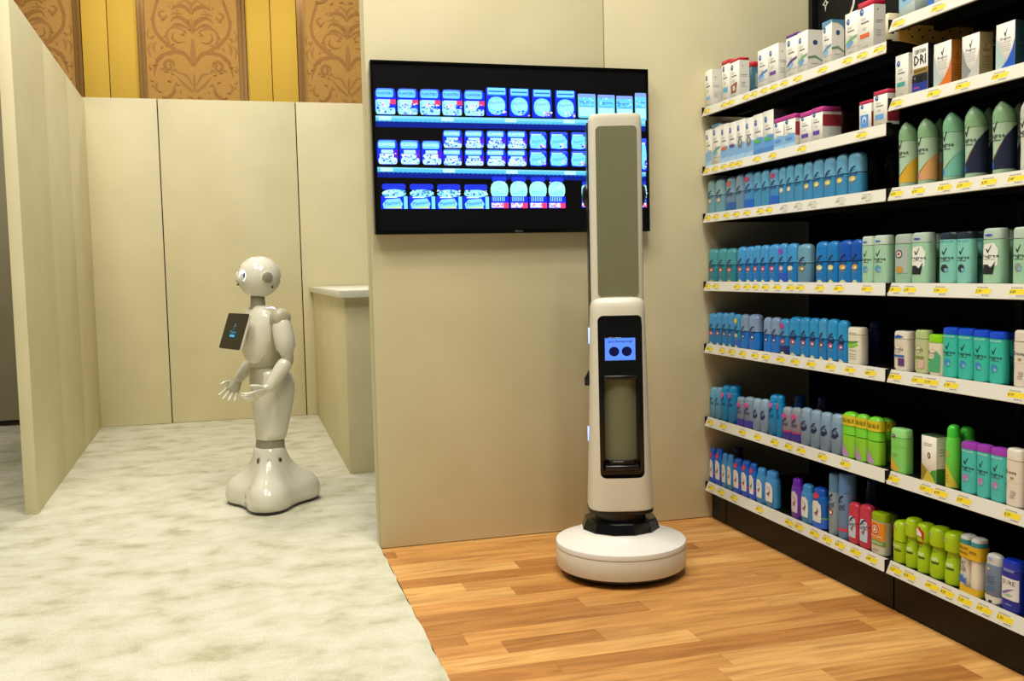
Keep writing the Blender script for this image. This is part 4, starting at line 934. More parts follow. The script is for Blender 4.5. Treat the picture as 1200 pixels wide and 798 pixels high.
CART = {  # look, base colour, front print, side print, top flap (colour, from v)
 'carton_sky': ('small white carton with sky blue bar', WH, f_std('#7fb0dc'), s_plain, None),
 'carton_redflap_aqua': ('white carton with red top and aqua patch', WH, f_std('#57a9cf', (.22, .34)), s_plain, ('#c32136', .90)),
 'carton_redflap_brown': ('white carton with red top and brown emblem', WH, f_std(patch='#8a4a3c'), s_plain, ('#c32136', .93)),
 'carton_teal_red': ('teal carton with red top', '#4f7d8e', lambda P: P.rect(-.6, .6, .3, .6, '#c9cdc0'), lambda P: P.rect(-.2, .6, .35, .7, '#9db3ae'), ('#c32136', .86)),
 'carton_wave_blue': ('white carton with blue wave print', WH, f_std(wave=('#4f78b8', '#7fb4e6')), s_plain, None),
 'carton_purple_bar': ('white carton with purple bar', WH, f_std('#6a3a8c', (.24, .33)), s_plain, None),
 'carton_wave_purple': ('white carton with purple wave and top', WH, f_std(wave=('#5c3a80', '#86b6e2')), s_plain, ('#5e3a86', .93)),
 'carton_wave_green': ('white carton with green and blue wave', WH, f_std(wave=('#6fa86a', '#5f9de0')), s_arch, None),
 'carton_blue_arch': ('white carton with arched blue top', WH, lambda P: (f_std(wave=('#5f8fae', '#7db8e4'))(P), P.poly([(-1, .84), (-.4, .90), (.4, .93), (1, .94), (1, 1), (-1, 1)], '#5d95c2')), lambda P: (s_arch(P), P.poly([(-1, .94), (0, .93), (.7, .86), (1, .76), (1, 1), (-1, 1)], '#5088ae')), ('#5d95c2', .985)),
 'carton_red_orange': ('tall red topped carton with orange bar', WH, f_std('#d9612c', (.26, .35)), s_plain, ('#c8203f', .88)),
 'carton_cream': ('plain cream carton', '#d8cba4', lambda P: rgrey(P, -.5, .5, .6, 2), None, None),
 'carton_half_blue': ('slim white and blue carton with grey logo', WH, f_std(lower='#7fb0dc'), None, None),
 'carton_wave_teal_arch': ('white carton with teal wave, blue top', WH, lambda P: (f_std(wave=('#5a9a90', '#7fb4d8'))(P), P.poly([(-1, .9), (1, .95), (1, 1), (-1, 1)], '#4d85a8')), None, ('#4d85a8', .97)),
 'carton_half_orange': ('white and blue carton with orange bar', WH, f_std('#d9653c', (.34, .42), lower='#7fb0dc'), None, None),
 'carton_half_purple': ('white and blue carton with purple bar', WH, f_std('#5d3f86', (.36, .44), lower='#7fb0dc'), None, None),
 'carton_half_swirl': ('white and blue carton with grey swirl', WH, lambda P: (f_std(lower='#7fb0dc')(P), P.disc(-.1, .42, .5, .13, '#77756c'), P.disc(-.05, .44, .22, .06, '#bdb9ad')), None, None),
 'carton_half_green': ('white and blue carton with green bar', WH, f_std('#57b04a', (.30, .38), lower='#5d9ad6'), lambda P: P.rect(-1, 1, 0, 1, '#3b3f44'), None),
 'carton_pink_blue': ('short white and blue carton with pink top', WH, f_std('#5f97d4', (.26, .33), lower='#7fb0dc'), lambda P: P.rect(-1, 1, .35, .75, '#a8323e'), ('#c03a8e', .86)),
 'carton_pink_purple': ('short pink topped carton with purple bar', WH, f_std('#5d3f9e', (.20, .32)), lambda P: P.rect(-1, 1, .42, .76, '#a8323e'), ('#c03a8e', .84)),
 'carton_dark_red': ('dark red carton', '#5c1f22', lambda P: rgrey(P, -.5, .5, .6, 2), None, None),
 'carton_pink_picture': ('white carton with red top and blue picture', WH, f_picture, lambda P: P.rect(-1, 1, .1, .6, '#8c2436'), ('#c32a4e', .88)),
 'carton_pink_sky': ('white carton with red top and sky bar', WH, f_std('#66a5dc', (.20, .34)), lambda P: P.rect(-1, 1, .12, .5, '#8c2436'), ('#c32a4e', .88)),
 'carton_mist': ('pale blue misty carton', '#c3d3cf', f_mist, None, None), 'carton_bluewhite': ('white carton with blue left edge', WH, f_bluewhite, None, None),
 'carton_teal_bar': ('slim white carton with teal bar', WH, f_std('#3d9c98', (.26, .36)), s_plain, None),
 'carton_black_gold': ('white, gold and black carton', '#efece2', f_dri, lambda P: P.rect(-1, 1, 0, 1, '#14131a'), None),
 'carton_check_orange': ('white carton with orange sweep and check mark', '#ece9e0', *degree('#d9701f', '#b9c6bf', '#fff', '#b06a1c')[:2], None),
 'carton_check_silver': ('white carton with silver sweep and check mark', '#ece9e0', *degree('#c3c3bd', '#8e918f', '#fff', '#a39263')[:2], None),
 'carton_check_blue': ('white carton with blue sweep and check mark', '#ece9e0', *degree('#1f57c8', '#b5cfc9', '#fff', '#24454e', '#0e1a1c')[:2], None),
 'carton_green_gold': ('white carton with green and gold curves', '#e6e3d6', f_greengold, s_greengold, ('#2e4a2c', .985)),
}
SIDECOL = {'carton_check_orange': '#b06a1c', 'carton_check_silver': '#a39263', 'carton_check_blue': '#24454e'}
def make_carton(st, w, d, h):
    look, base, ff, sf, flap = CART[st]
    r = bpy.data.objects.new('carton', None); COL.objects.link(r); r.empty_display_size = .03
    hb = h*flap[1] if flap else h
    x0, x1, y0, y1 = -d/2, d/2, -w/2, w/2
    bevbox('carton_body', x0, x1, y0, y1, 0, hb, .0012, plastic(base, .45), r, 1)
    if flap: bevbox('top_flap', x0, x1, y0, y1, hb, h, .0012, plastic(flap[0], .4), r, 1)
    P = Print(lambda u, v, l: (x0-l, -u*w/2*.985, v*h)); ff(P); P.build('front_print', r)
    if sf or st in SIDECOL:
        P = Print(lambda u, v, l: (u*d/2*.985, y0-l, v*h))
        P.rect(-1, 1, 0, hb/h, SIDECOL.get(st, base))
        if sf: sf(P)
        P.build('side_print', r)
    return r
# --- round and oval packs
PROF = {
 'stick': (2.8, [(0, .90), (.015, .97), (.05, 1), (.5, 1.0), 'cap', (.52, .985), (.85, .96), (.93, .88), (.975, .68), (1, .35)]),
 'flat': (3.2, [(0, .93), (.012, .99), (.05, 1), (.80, 1.0), 'cap', (.81, .985), (.95, .97), (.985, .9), (1, .75)]),
 'capped': (2.8, [(0, .90), (.015, .97), (.05, 1), (.86, 1.0), 'cap', (.865, 1.03), (.95, 1.02), (.985, .92), (1, .6)]),
 'bottle': (2.4, [(0, .92), (.02, 1), (.72, 1.0), (.79, .93), 'cap', (.79, .88), (.92, .86), (.97, .72), (1, .4)]),
 'gel': (2.6, [(0, .90), (.02, .99), (.62, 1.0), (.74, .96), (.80, .84), 'cap', (.80, .78), (.93, .76), (.98, .6), (1, .35)]),
 'can': (2.0, [(0, .94), (.015, 1), (.74, 1.0), (.79, .90), (.81, .84), 'cap', (.81, .86), (.93, .82), (.98, .62), (1, .3)]),
 'tall': (2.0, [(0, .96), (.01, 1), (.70, 1.0), 'cap', (.705, .985), (.97, .96), (.99, .9), (1, .75)]),
 'aero': (2.0, [(0, .93), (.012, .97), (.10, .95), (.3, .94), (.55, .97), (.70, 1.0), 'cap', (.705, 1.0), (.80, .98), (.87, .85), (.93, .60), (.97, .34), (1, .1)]),
 'roll': (2.2, [(0, .80), (.02, .92), (.12, .97), (.32, .92), (.5, .76), (.60, .70), (.64, .74), 'cap', (.64, .97), (.70, 1.0), (.86, 1.0), (.94, .95), (.985, .75), (1, .4)]),
}
# style: look, kind word, category, profile, body, cap, dict of print extras
def S(look, name, cat, prof, body, cap, **k): return dict(look=look, name=name, cat=cat, prof=prof, body=body, cap=cap, **k)
DS, SPC, BT = ('deodorant_stick', 'deodorant stick'), ('spray_can', 'spray can'), ('gel_bottle', 'bottle')
SKY, MID, CLR = '#5aa2d8', '#2f86cc', '#8fb2cc'
def blue(look, motif, body=MID, cap=SKY, **k): return S(look, *DS, 'stick', body, cap, brand='Secret', motif=motif, foot='#d7d6a2', **k)
STY = {
 'stick_pale': S('pale aqua stick', *DS, 'stick', '#7fb3c4', '#9cc4cc', brand='Secret', motif='#b79a86'),
 'stick_badge_red': S('grey blue stick with coral badge', *DS, 'stick', '#7d97ae', '#8fb4c6', brand='Secret', badge='#d8604e', lower='#2a62a4'),
 'stick_badge_red2': S('blue stick with pink badge', *DS, 'stick', '#5f9fd0', '#7fb4d8', brand='Secret', badge='#c23f6a', lower='#2362c0'),
 'stick_clear_blue': S('clear grey stick', *DS, 'stick', '#7f9fb8', '#93afc0', brand='Secret'),
 'stick_sky': S('sky blue stick', *DS, 'stick', '#5fa3cc', '#7cbcd8', brand='Secret'),
 'stick_cream_motif': S('sky blue stick with cream flower', *DS, 'stick', '#5fa3cc', '#7cbcd8', brand='Secret', motif='#d6c9a6'),
 'stick_sky_yellow': S('sky blue stick with yellow flower', *DS, 'stick', '#5ba0d0', '#82bcdc', brand='Secret', motif='#d5c04e'),
 'can_dark': S('dark grey can', *SPC, 'tall', '#20262c', '#262d34'),
 'stick_teal_shade': S('teal stick near the wall, shade coloured in', *DS, 'stick', '#3f8c9e', '#56a0a8', brand='Secret', motif='#b0503e', foot='#a9ab6e'),  # body and cap colours carry the shade these sticks stand in
 'stick_blue_red': blue('blue stick with red flower', '#c0504a'), 'stick_blue_pink': blue('blue stick with pink flower', '#b54a80'),
 'stick_blue_purple': blue('blue stick with purple badge', '#c98ab6', badge='#8a3cc0', lower='#1f55c0'), 'stick_blue_cream': blue('blue stick with cream flower', '#e6dba6'),
 'stick_grey_blue': S('grey blue stick with olive flower', *DS, 'stick', '#6f9cb8', '#7faac0', brand='Secret', motif='#8f8443'),
 'stick_blue_lemon': blue('blue stick with lemon flower', '#d9d377', cap='#3f86c8'), 'stick_blue_gold': blue('blue stick with gold flower', '#d69c2c', cap='#2c5fb8'),
 'stick_check_mint': S('mint stick with check mark', *DS, 'flat', '#a9d0b4', '#c3d2c4', brand='Degree', check='#173038', motif='#4f97bb', drop='#2c6fc4', big=1),
 'stick_blue_brown': blue('blue stick with brown emblem', '#7a4a3c'), 'stick_blue_yellowcap': blue('teal stick with yellow cap badge', '#b3b08a', body='#3a94b8', badge='#e0cc2c', lower='#2362c0'),
 'stick_navy_clear': S('blue stick with pale clear cap', *DS, 'stick', '#3a86e0', '#8fa8c8', brand='Secret', motif='#1d3f9c'),
 'stick_blue_badge': blue('blue stick with magenta badge', '#c2447e', badge='#c22f7e', lower='#1a2a6c'), 'stick_blue_swirl': blue('blue stick with navy swirl', '#9a4a7c', body='#3590d8', cap='#4aa0d8', swirl=1),
 'stick_white_green': S('white stick with lime brush mark', *DS, 'flat', '#e6e3d0', '#e6e3d0', lime=1),
 'can_navy': S('navy blue can', *SPC, 'can', '#173a6c', '#1f4a86'),
 'can_pale': S('pale blue spray can', *SPC, 'can', '#6fa6c4', '#7fb2cc', brand='Secret'), 'can_blue_badge': S('bright blue spray can with pink badge', *SPC, 'can', '#3a92d0', '#3f9ad6', brand='Secret', badge='#c2447e'),
 'can_blue_dome': S('spray can with shiny blue dome', *SPC, 'can', '#2f6cb8', '#2a62c4'),
 'bottle_clear_purple': S('clear bottle, pink collar, purple base', *BT, 'bottle', '#8794ae', '#8fa6b8', brand='Secret', badge='#d03a8a', lower='#3a2f9c'),
 'bottle_clear_crimson': S('clear bottle, pink collar, crimson base', *BT, 'bottle', '#9a94a8', '#a0acb8', brand='Secret', badge='#d03a8a', lower='#3a2a86', line='#c42a62'),
 'stick_clear': S('clear grey blue gel stick', *DS, 'bottle', '#8fa9c4', '#9cb6cc', brand='Secret', swirl=1),
 'stick_green_twin': S('green stick with yellow value band', *DS, 'stick', '#8ccb4a', '#7cd04a', wrap='#d8c51c', tri='#b58ac0', foot2='#9ab07a'),
 'gel_badge': S('blue gel bottle with pink badge', *BT, 'gel', '#2f78d4', '#2a6ad0', plate='#dedfe0', badge='#d0316e', lower='#2050c4', line='#c02c5a'),
 'gel_sky': S('light blue gel bottle with white label', *BT, 'gel', '#5aa0dc', '#5a9fe0', plate='#dfe4e4'),
 'gel_purple': S('purple gel bottle', *BT, 'gel', '#7a48c4', '#7a3cc8', plate='#cfcada'), 'gel_green_band': S('blue gel bottle with green band', *BT, 'gel', '#2a72cc', '#2a66d0', plate='#dbe2e0', badge='#b83a4e', line='#6aa84a', lower='#2a66d0'),
 'can_plum': S('dark plum can', *SPC, 'can', '#3b2a5c', '#4a2f72'),
 'can_print': S('tall pale can with brown script', *SPC, 'tall', '#a3bccb', '#6f9cc4', motif='#8a5a4a', brand='Secret'), 'can_tall_blue': S('tall light blue can with red stripe', *SPC, 'tall', '#7fa3d4', '#6f9cd6', brand='Secret', line='#c4445a'),
 'stick_red': S('red stick with pale blue panel', *DS, 'stick', '#c8475c', '#cc4a5c', plate='#b9cbdc', brand='Secret', low_text=1),
 'stick_orange_lime': S('stick with lime cap and orange label', *DS, 'flat', '#e3dfc6', '#9ab82c', arm=1),
 'aero_gold': S('mint pointed can with gold sweep', *SPC, 'aero', '#b3cdb2', '#8fb48c', brand='Degree', check='#16181c', sweep='#d0a52c'), 'aero_peach': S('mint pointed can with peach sweep', *SPC, 'aero', '#b3cdb2', '#8fb48c', brand='Degree', check='#16181c', sweep='#d29a5e', spot='#8a62c0'),
 'aero_teal': S('green pointed can with blue sweep', *SPC, 'aero', '#a4ccb2', '#86b894', brand='Degree', check='#16181c', sweep='#6fb4a4', spot='#2c6fd0'), 'aero_navy': S('mint pointed can with navy sweep', *SPC, 'aero', '#b3cdb2', '#8fb48c', brand='Degree', check='#16181c', sweep='#16203a', spot='#1f4fae'),
 'aero_white': S('white pointed can at the picture edge', *SPC, 'aero', '#dcdcd0', '#d0d2c8', brand='Degree', check='#16181c'),
 'stick_target': S('mint stick with round target emblem', *DS, 'flat', '#a9d3b6', '#b9c8ba', target=1), 'stick_check_black': S('mint stick, black check label', *DS, 'flat', '#a6d0b2', '#b6cabb', brand='Degree', check='#16181c', plate2='#1b1f24', drop='#274fc0', big=1),
 'stick_check_grey': S('mint stick with grey check label', *DS, 'flat', '#a9d0b4', '#bccbbd', brand='Degree', check='#16181c', motif='#8a8f90', big=1),
 'stick_twin_teal': S('teal twin pack stick with dark cap', *DS, 'capped', '#8fd0c2', '#1f2a30', brand='Degree', check='#16181c', motif='#2b3038', twin='#2f8fb0', big=1),
 'stick_white_blue': S('white stick with purple square', *DS, 'flat', '#e2dccb', '#e2dccb', toms='#2f5fae', sq='#5f2f78'), 'stick_cream_green': S('pale green stick with rose panel', *DS, 'flat', '#cfd8a8', '#c3d49a', toms='#7d8a4a', sq='#d8b4aa'), 'stick_lime_leaf': S('white stick with green leaf print', *DS, 'flat', '#e4e0c8', '#8ccc2c', toms='#3f9a5c', leaf='#4aa878'),
 'stick_teal_bluecap': S('turquoise stick with blue cap', *DS, 'capped', '#4fc4b4', '#2458d0', brand='Degree', check='#123034', motif='#3a86c4', twin='#d0eee6', big=1), 'stick_teal_violet': S('turquoise stick with violet cap', *DS, 'capped', '#58c2bc', '#9a4cae', brand='Degree', check='#123034', motif='#b07ab4', twin='#d0eee6', big=1),
 'stick_white_text': S('white stick with small dark lettering', *DS, 'flat', '#e6e0d2', '#e6e0d2', dove=1), 'stick_green_gold': S('green stick with gold corner', *DS, 'flat', '#86d070', '#9ad88a', tri='#d0a83a', dot=1),
 'can_lime': S('bright green spray can with gold base', *SPC, 'can', '#6fd05a', '#4ec84a', goldbase='#c9bb3a'),
 'roll_lime_slim': S('slim lime stick', *DS, 'stick', '#a3c22a', '#a8c62e', ban=1), 'roll_lime': S('lime roll-on bottle', 'roll_on_bottle', 'bottle', 'roll', '#a3c42a', '#a8c830', ban=1), 'roll_lime_hex': S('lime roll-on with red hexagon sticker', 'roll_on_bottle', 'bottle', 'roll', '#a3c42a', '#a8c830', ban=1, hexs=1),
 'stick_clear_white': S('clear blue gel stick with white cap', *DS, 'bottle', '#7f93b0', '#dcdcd6', clearbase=1), 'stick_blue_label': S('royal blue stick with white label', *DS, 'flat', '#2338a8', '#2a40b4', sure=1),
}
def prof_at(pr, v):
    q = [p for p in pr if p != 'cap']
    for (z0, s0), (z1, s1) in zip(q, q[1:]):
        if v <= z1: t = (v-z0)/(z1-z0) if z1 > z0 else 0; return s0+(s1-s0)*t
    return q[-1][1]
def make_round(st, w, d, h):
    y = STY[st]; nexp, pr = PROF[y['prof']]; ci = pr.index('cap'); N = 28
    r = bpy.data.objects.new(y['name'], None); COL.objects.link(r); r.empty_display_size = .03
    a, b = d/2, w/2; apex = -.35*a if y['prof'] == 'aero' else 0
    def ring(z, s, dz=0):
        off = apex*max(0, (z-.72)/.28)**1.5; return sup(off, 0, z*h+dz, a*s, b*s, nexp, N)
    tn = .92 if y.get('brand') == 'Degree' or y['body'] in ('#e6e3d0', '#e6e0d2', '#e2dccb', '#e4e0c8') else .95 if y['body'] in ('#8ccb4a', '#86d070', '#6fd05a', '#a3c42a', '#a3c22a') else .76
    body = [ring(*p) for p in pr[:ci]]; cap = [ring(*p) for p in pr[ci+1:]]
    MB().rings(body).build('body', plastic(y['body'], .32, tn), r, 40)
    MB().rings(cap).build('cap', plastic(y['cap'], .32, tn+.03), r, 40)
    # walk round the pack by arc length from its front line, so that prints can wrap on to the side
    AT = [(0.0, 0.0)]; NA_ = 160; px, py = -a, 0.0; acc = 0.0
    for k in range(1, NA_+1):
        t = math.pi*k/NA_; c_, s_ = math.cos(t), math.sin(t); x = -a*math.copysign(abs(c_)**(2/nexp), c_); yv = b*abs(s_)**(2/nexp)
        acc += math.hypot(x-px, yv-py); px, py = x, yv; AT.append((acc, t))
    def fn(u, v, l):
        s = prof_at(pr, v); d_ = min(abs(u)*b, AT[-1][0]*.999); i = 0
        lo, hi = 0, NA_
        while hi-lo > 1:
            mid = (lo+hi)//2
            if AT[mid][0] <= d_: lo = mid
            else: hi = mid
        f = (d_-AT[lo][0])/max(1e-9, AT[hi][0]-AT[lo][0]); t = AT[lo][1]+(AT[hi][1]-AT[lo][1])*f
        c_, s_ = math.cos(t), math.sin(t); k_ = l+.0005; off = apex*max(0, (v-.72)/.28)**1.5
        return (off-(a*s+k_)*math.copysign(abs(c_)**(2/nexp), c_), -math.copysign(1, u)*(b*s+k_)*abs(s_)**(2/nexp), v*h)
    P = Print(fn, .00013, (.16, .125)); W_ = 2/w  # metres -> u
    if y.get('lower'): P.rect(-1.3, 2.4, .03, .26, y['lower'])
    if y.get('line'): P.rect(-1.3, 2.4, .26 if y['prof'] != 'tall' else .12, .30 if y['prof'] != 'tall' else .17, y['line'])
    if y.get('goldbase'): P.poly([(-1.3, .02), (1.5, .02), (1.1, .12), (.5, .24), (0, .36), (-.5, .44), (-1.3, .48)], y['goldbase']); rgrey(P, -.5, .3, .2, 3, .05, '#8d8430'); P.disc(0, .55, .35, .06, '#a9b84a')
    if y.get('foot'): P.poly([(-.55+1.1*k/8, .015+.075*math.sin(math.pi*k/8)) for k in range(9)], y['foot'])
    if y.get('plate'): P.poly([(-.62, .16), (.62, .16), (.66, .40), (.6, .60), (.2, .68), (-.5, .66), (-.68, .5)], y['plate']); rgrey(P, -.3, .4, .56, 2, .05, '#7d86a0'); P.poly([(-.3, .36), (.1, .30), (.35, .44), (.1, .54), (.2, .44), (-.1, .40)], '#8a5a6a')
    if y.get('sweep'):
        q_ = 1 if st == 'aero_navy' else .66
        P.poly([(u, .08+(v-.08)*q_) for u, v in [(-.95, .08), (2.4, .08), (2.4, .68), (1.6, .64), (.95, .53), (.5, .42), (0, .30), (-.5, .20), (-.95, .14)]], y['sweep']); P.poly([(u, .08+(v-.08)*q_) for u, v in [(-.9, .16), (-.2, .25), (.5, .42), (1.0, .56), (.5, .395), (0, .26), (-.5, .18)]], '#7a4a34')
    if y.get('spot'): P.disc(-.5, .14, .35, .05, y['spot'])
    if y.get('tri'): P.poly([(-.95, .05), (.4, .05), (.3, .12), (-.95, .42)], y['tri'])
    if y.get('brand') == 'Secret' and not y.get('plate') or y.get('low_text'):
        if y.get('swirl'): P.poly([(-.55, .42), (-.2, .38), (.3, .40), (.65, .48), (.5, .57), (.1, .62), (.45, .53), (.2, .48), (-.3, .52)], NAVY)
        P.text('Secret', .0, .495, 1.25, NAVY, .13, .3, .03); P.poly([(-.45, .52), (-.4, .58), (-.1, .64), (.3, .675), (.48, .65), (.2, .63), (-.05, .59), (-.15, .55)], NAVY); P.poly([(-.2, .545), (.15, .56), (.42, .60), (.15, .58)], '#2a58b0')
    if y.get('motif') and not y.get('big'): P.disc(0, .375, .5, .065, y['motif'], 9); P.disc(.1, .365, .2, .028, '#efe9d2', 7); rgrey(P, -.4, .4, .27, 1)
    if y.get('badge'): P.disc(-.15, .80 if y['prof'] not in ('can', 'bottle') else .74, .55, .075, y['badge'], 12); rgrey(P, -.45, .15, .80 if y['prof'] not in ('can', 'bottle') else .74, 1, .03, '#f0d8de')
    if y.get('brand') == 'Degree':
        ae = y['prof'] == 'aero'; vc = .62 if ae else .60
        if y.get('plate2'): P.poly([(-.8, .30), (.7, .34), (.75, .62), (.4, .74), (-.6, .72), (-.8, .6)], '#e6e9e0'); P.poly([(-.75, .19), (.3, .19), (.55, .42), (.1, .30), (-.2, .36), (-.72, .36)], y['plate2'])
        P.poly([(u*.72-.12, v_*.11+vc+.03) for u, v_ in CHECK], y['check']); P.text('Degree', -.04, vc-.095, 1.75, '#16242a', .085); rgrey(P, -.6, .5, vc-.15, 1, .04, '#4a5c58')
        if y.get('big') and y.get('motif'): P.disc(-.1, .31, .42, .075, y['motif'], 10); P.disc(.1, .28, .2, .035, '#7fb4cc', 8)
        if y.get('drop'): P.disc(-.15, .88, .42, .018, y['drop'], 10)
        if y.get('twin'): P.text('twin pack', 0, .82, 1.5, y['twin'], .05)
    if y.get('lime'): P.poly([(-.85, .55), (.6, .60), (.75, .64), (-.6, .62)], '#4f8a3a'); P.poly([(-.9, .46), (-.1, .45), (.75, .54), (.5, .58), (-.9, .54)], '#7cc83c'); rgrey(P, -.5, .5, .38, 1, .05, '#5a6a4c'); rgrey(P, -.6, .5, .85, 2, .04); rgrey(P, -.7, .5, .28, 3, .06)
    if y.get('target'):
        P.rect(-.6, .75, .22, .74, '#a7b6ae', 4); P.disc(-.2, .60, .42, .085, '#2c2c33'); P.disc(-.2, .60, .3, .06, '#d9d5cc'); P.disc(-.2, .60, .16, .032, '#b03a34'); P.disc(-.15, .29, .45, .07, '#c0973e')
    if y.get('toms'):
        P.poly([(-.7, .86), (-.2, .91), (.5, .87), (.2, .83), (-.6, .82)], y['toms']) if y.get('sq') and st == 'stick_white_blue' else None
        P.disc(-.2, .56, .42, .085, '#8d8a80'); P.disc(-.2, .56, .38, .076, y.get('body', WH)); P.text("Tom's", -.18, .56, 1.35, '#2a2a2c', .08, .15)
        P.rect(-.95, .6, .36, .41, y['toms'], 5)
        if y.get('sq'): P.rect(-.15, .6, .14, .33, y['sq'], 3)
        if y.get('leaf'): P.poly([(-.8, .10), (.8, .10), (.85, .5), (.4, .62), (.1, .45), (-.4, .36), (-.8, .3)], y['leaf']); rgrey(P, -.6, .4, .3, 2, .06, '#d0e6d2')
        P.rect(-.7, -.5, .03, .08, '#2a2a2c')
    if y.get('dove'): P.text('Dove', -.2, .60, 1.3, '#2c2826', .075, .2); P.disc(-.05, .50, .22, .02, '#a88b4c'); P.rect(-.95, .95, .43, .434, '#b9b2a2', 6); P.disc(-.85, .36, .14, .03, '#3f7f6c'); P.disc(.1, .26, .3, .03, '#b7a9a0'); rgrey(P, -.3, .3, .2, 2)
    if y.get('dot'): P.disc(-.35, .83, .25, .05, '#5d4a52'); P.disc(-.35, .83, .1, .02, '#d9c9b4'); rgrey(P, -.4, .1, .42, 2, .05, '#6a7a2c'); P.rect(-.9, -.6, .02, .06, '#223018'); P.rect(-.98, .98, .60, .606, '#6fae5c', 6)
    if y.get('ban'): P.text('ban', -.05, .40 if y['prof'] == 'roll' else .42, 1.25, '#e6eec2', .10); P.rect(-.3, .7, .30, .335, '#3a4a14', 3); P.disc(-.35, .86, .3, .045, '#c5d69a'); P.disc(-.35, .86, .14, .022, '#7a3a3a', 8); rgrey(P, -.3, .2, .52, 1, .04, '#5a6a1c')
    if y.get('hexs'): P.poly([(-.95, .80), (-.6, .93), (.1, .93), (.62, .84), (.62, .70), (.2, .58), (-.5, .56), (-.95, .66)], '#b8252e'); P.poly([(-.8, .82), (-.3, .91), (.3, .82), (.4, .75), (-.7, .75)], '#e9e4da'); rgrey(P, -.5, .3, .80, 1, .04, '#b8252e')
    if y.get('arm'):
        P.rect(-1, 1.1, .36, .78, '#dd8a24'); P.disc(-.15, .60, .52, .13, '#b8252e'); P.disc(-.15, .60, .40, .10, '#e9e2d2'); P.disc(-.15, .60, .30, .075, '#b8252e'); P.poly([(-.35, .56), (.05, .56), (.0, .60), (-.1, .65), (-.25, .66)], '#e9d9b9')
        P.rect(-1, 1.1, .24, .34, '#6f9a3a'); P.text('ESSENTIALS', 0, .29, 1.5, '#e6e8d2', .05); P.text('ARM & HAMMER', .05, .44, 1.5, '#f0e6d0', .035); rgrey(P, -.5, .4, .12, 2)
    if y.get('sure'):
        P.rect(-.95, .95, .24, .66, '#dcdfe0', 8); P.text('SURE', 0, .57, 1.3, '#24262c', .09); P.poly([(-.8, .34), (-.2, .42), (.6, .48), (.1, .40), (-.5, .32)], '#7a6ab4'); P.poly([(-.6, .30), (0, .36), (.5, .34), (.1, .29)], '#9ac4a4'); rgrey(P, -.6, .6, .82, 2, .03, '#aebaf0'); rgrey(P, -.3, .3, .14, 1, .03, '#aebaf0')
    if y.get('clearbase'): P.rect(-1.3, 2.4, .01, .17, '#d6d6d0'); P.rect(-.2, .2, .03, .08, '#1c1c20'); P.disc(-.2, .70, .16, .03, '#c9b93c'); rgrey(P, -.55, .5, .56, 3, .05, '#2c4486'); rgrey(P, -.5, .5, .46, 2, .05, '#34508e'); P.disc(-.2, .90, .4, .03, '#9ab0dc'); P.poly([(-.5, .26), (.5, .30), (.3, .36), (-.4, .34)], '#3f6f9a')
    if P.v: P.build('label_print', r)
    if y.get('wrap'):
        q = MB(); za, zb = .72, .93
        q.rings([sup(0, 0, z*h, a*1.04, b*1.04, nexp, N) for z in (za, zb)], False); wo = q.build('wrap_band', plastic(y['wrap']), r, 40)
        P = Print(lambda u, v, l: (fn(u, v, l+.0008)[0]*1.04, fn(u, v, l+.0008)[1]*1.04, v*h), .0002); P.text('SPECIAL VALUE', 0, .825, 1.8, '#2a2608', .09); P.build('band_print', wo)
    return r
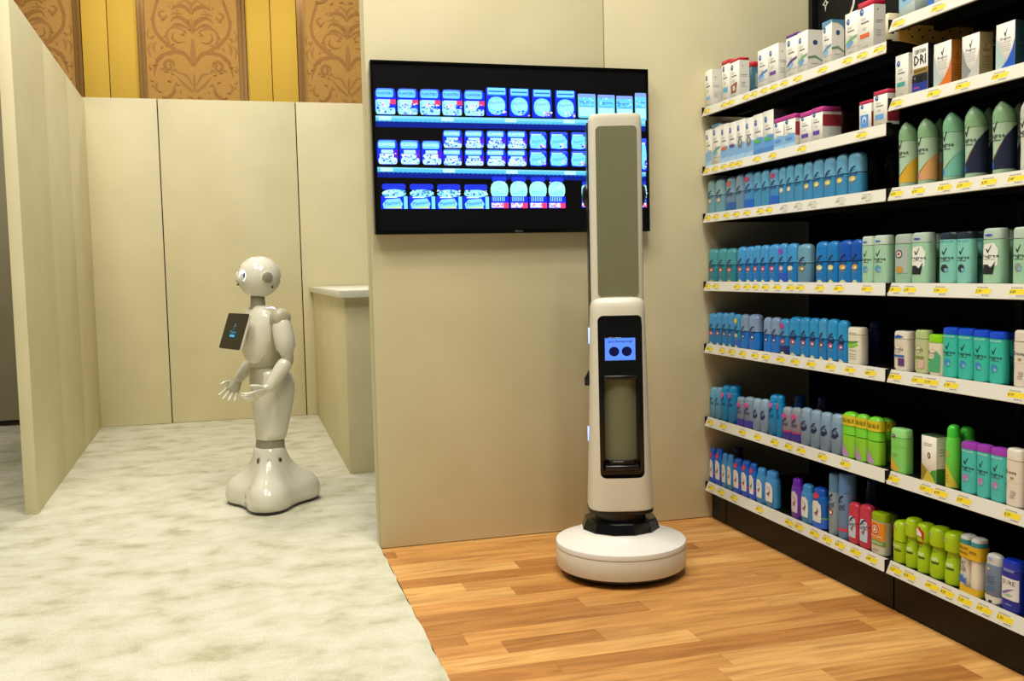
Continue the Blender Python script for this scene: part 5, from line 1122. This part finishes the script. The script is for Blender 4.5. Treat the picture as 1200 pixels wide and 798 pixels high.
def make_twin(w, d, h):
    r = bpy.data.objects.new('twin_pack', None); COL.objects.link(r)
    nexp, pr = PROF['stick']; b = w/4
    for sg in (1, -1):
        cy = sg*b
        zs = [(0, .9), (.03, 1), (.3, .96), (.6, .90), (.72, .97), (.84, 1)]
        MB().rings([sup(0, cy, z*h, d/2*s, b*s, 2.6, 26) for z, s in zs]).build('bottle', plastic('#e2ddcc'), r, 40)
        MB().rings([sup(0, cy, z*h, d/2*s, b*s, 2.6, 26) for z, s in [(.84, 1.0), (.93, .99)]]).build('cap_band', plastic('#2a8f96'), r, 40)
        MB().rings([sup(0, cy, z*h, d/2*s, b*s, 2.6, 26) for z, s in [(.93, .97), (.975, .9), (1, .6)]]).build('cap', plastic('#d3d3cc'), r, 40)
    MB().rings([sup(0, 0, z*h, d/2*1.05, w/2*1.02, 4, 30) for z in (.62, .85)], False).build('wrap_band', plastic('#d9b41c'), r, 40)
    MB().rings([sup(0, 0, z*h, d/2*1.05, w/2*1.02, 4, 30) for z in (0.002, .13)], False).build('base_wrap', plastic('#d9b41c'), r, 40)
    P = Print(lambda u, v, l: (-d/2*1.05*(1-abs(u*.95)**4)**.25-l-.0006, -u*.95*w/2, v*h), .0002)
    P.text('SPECIAL VALUE', -.45, .785, .95, '#1f1a06', .05); P.text('TWIN PACK', -.45, .70, .9, '#1f1a06', .05); P.text('SPECIAL', .5, .745, .7, '#1f1a06', .05)
    P.text('DRY', -.5, .52, .6, '#2c3a5c', .09); P.text('IDEA', -.46, .42, .66, '#2c3a5c', .09); P.poly([(-.92, .18), (-.1, .16), (-.1, .28), (-.4, .24), (-.6, .32), (-.9, .28)], '#2a6cc4'); P.poly([(-.85, .28), (-.5, .31), (-.15, .27), (-.4, .35)], '#8fb8e0')
    P.build('label_print', r); return r
ORD = ['first', 'second', 'third', 'fourth', 'fifth', 'sixth', 'seventh', 'eighth', 'ninth', 'tenth', 'eleventh', 'twelfth', 'thirteenth', 'fourteenth', 'fifteenth', 'sixteenth', 'seventeenth', 'eighteenth', 'nineteenth', 'twentieth']
SHN = {'L1': 'top shelf, far bay', 'L2': 'second shelf, far bay', 'L3': 'third shelf, far bay', 'L4': 'fourth shelf, far bay', 'L5': 'fifth shelf, far bay', 'L6': 'sixth shelf, far bay', 'L7': 'bottom shelf, far bay',
       'R0': 'top shelf, near bay', 'R1': 'second shelf, near bay', 'R2': 'third shelf, near bay', 'R3': 'fourth shelf, near bay', 'R4': 'fifth shelf, near bay', 'R5': 'sixth shelf, near bay', 'R6': 'bottom shelf, near bay'}
cnt = {}
from collections import Counter
style_n = Counter((p[0], p[1]) for p in PRODUCTS)
for s, st, yc, w_, d_, h_, xf in PRODUCTS:
    back = xf > 2.0
    k = (s, back); i = cnt.get(k, 0); cnt[k] = i+1
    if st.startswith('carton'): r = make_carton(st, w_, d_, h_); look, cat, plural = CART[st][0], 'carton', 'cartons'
    elif st == 'twin_pack_yellow': r = make_twin(w_, d_, h_); look, cat, plural = 'white twin pack with teal caps, yellow band', 'twin pack', 'packs'
    else: r = make_round(st, w_, d_, h_); look, cat, plural = STY[st]['look'], STY[st]['cat'], STY[st]['cat']+'s'
    r.location = (xf+d_/2, yc, ZS[s]+.0003)
    tag(r, f"{look}, {'back row ' if back else ''}{ORD[i]} from left, {SHN[s]}", cat, f"{plural} on the {SHN[s]}")
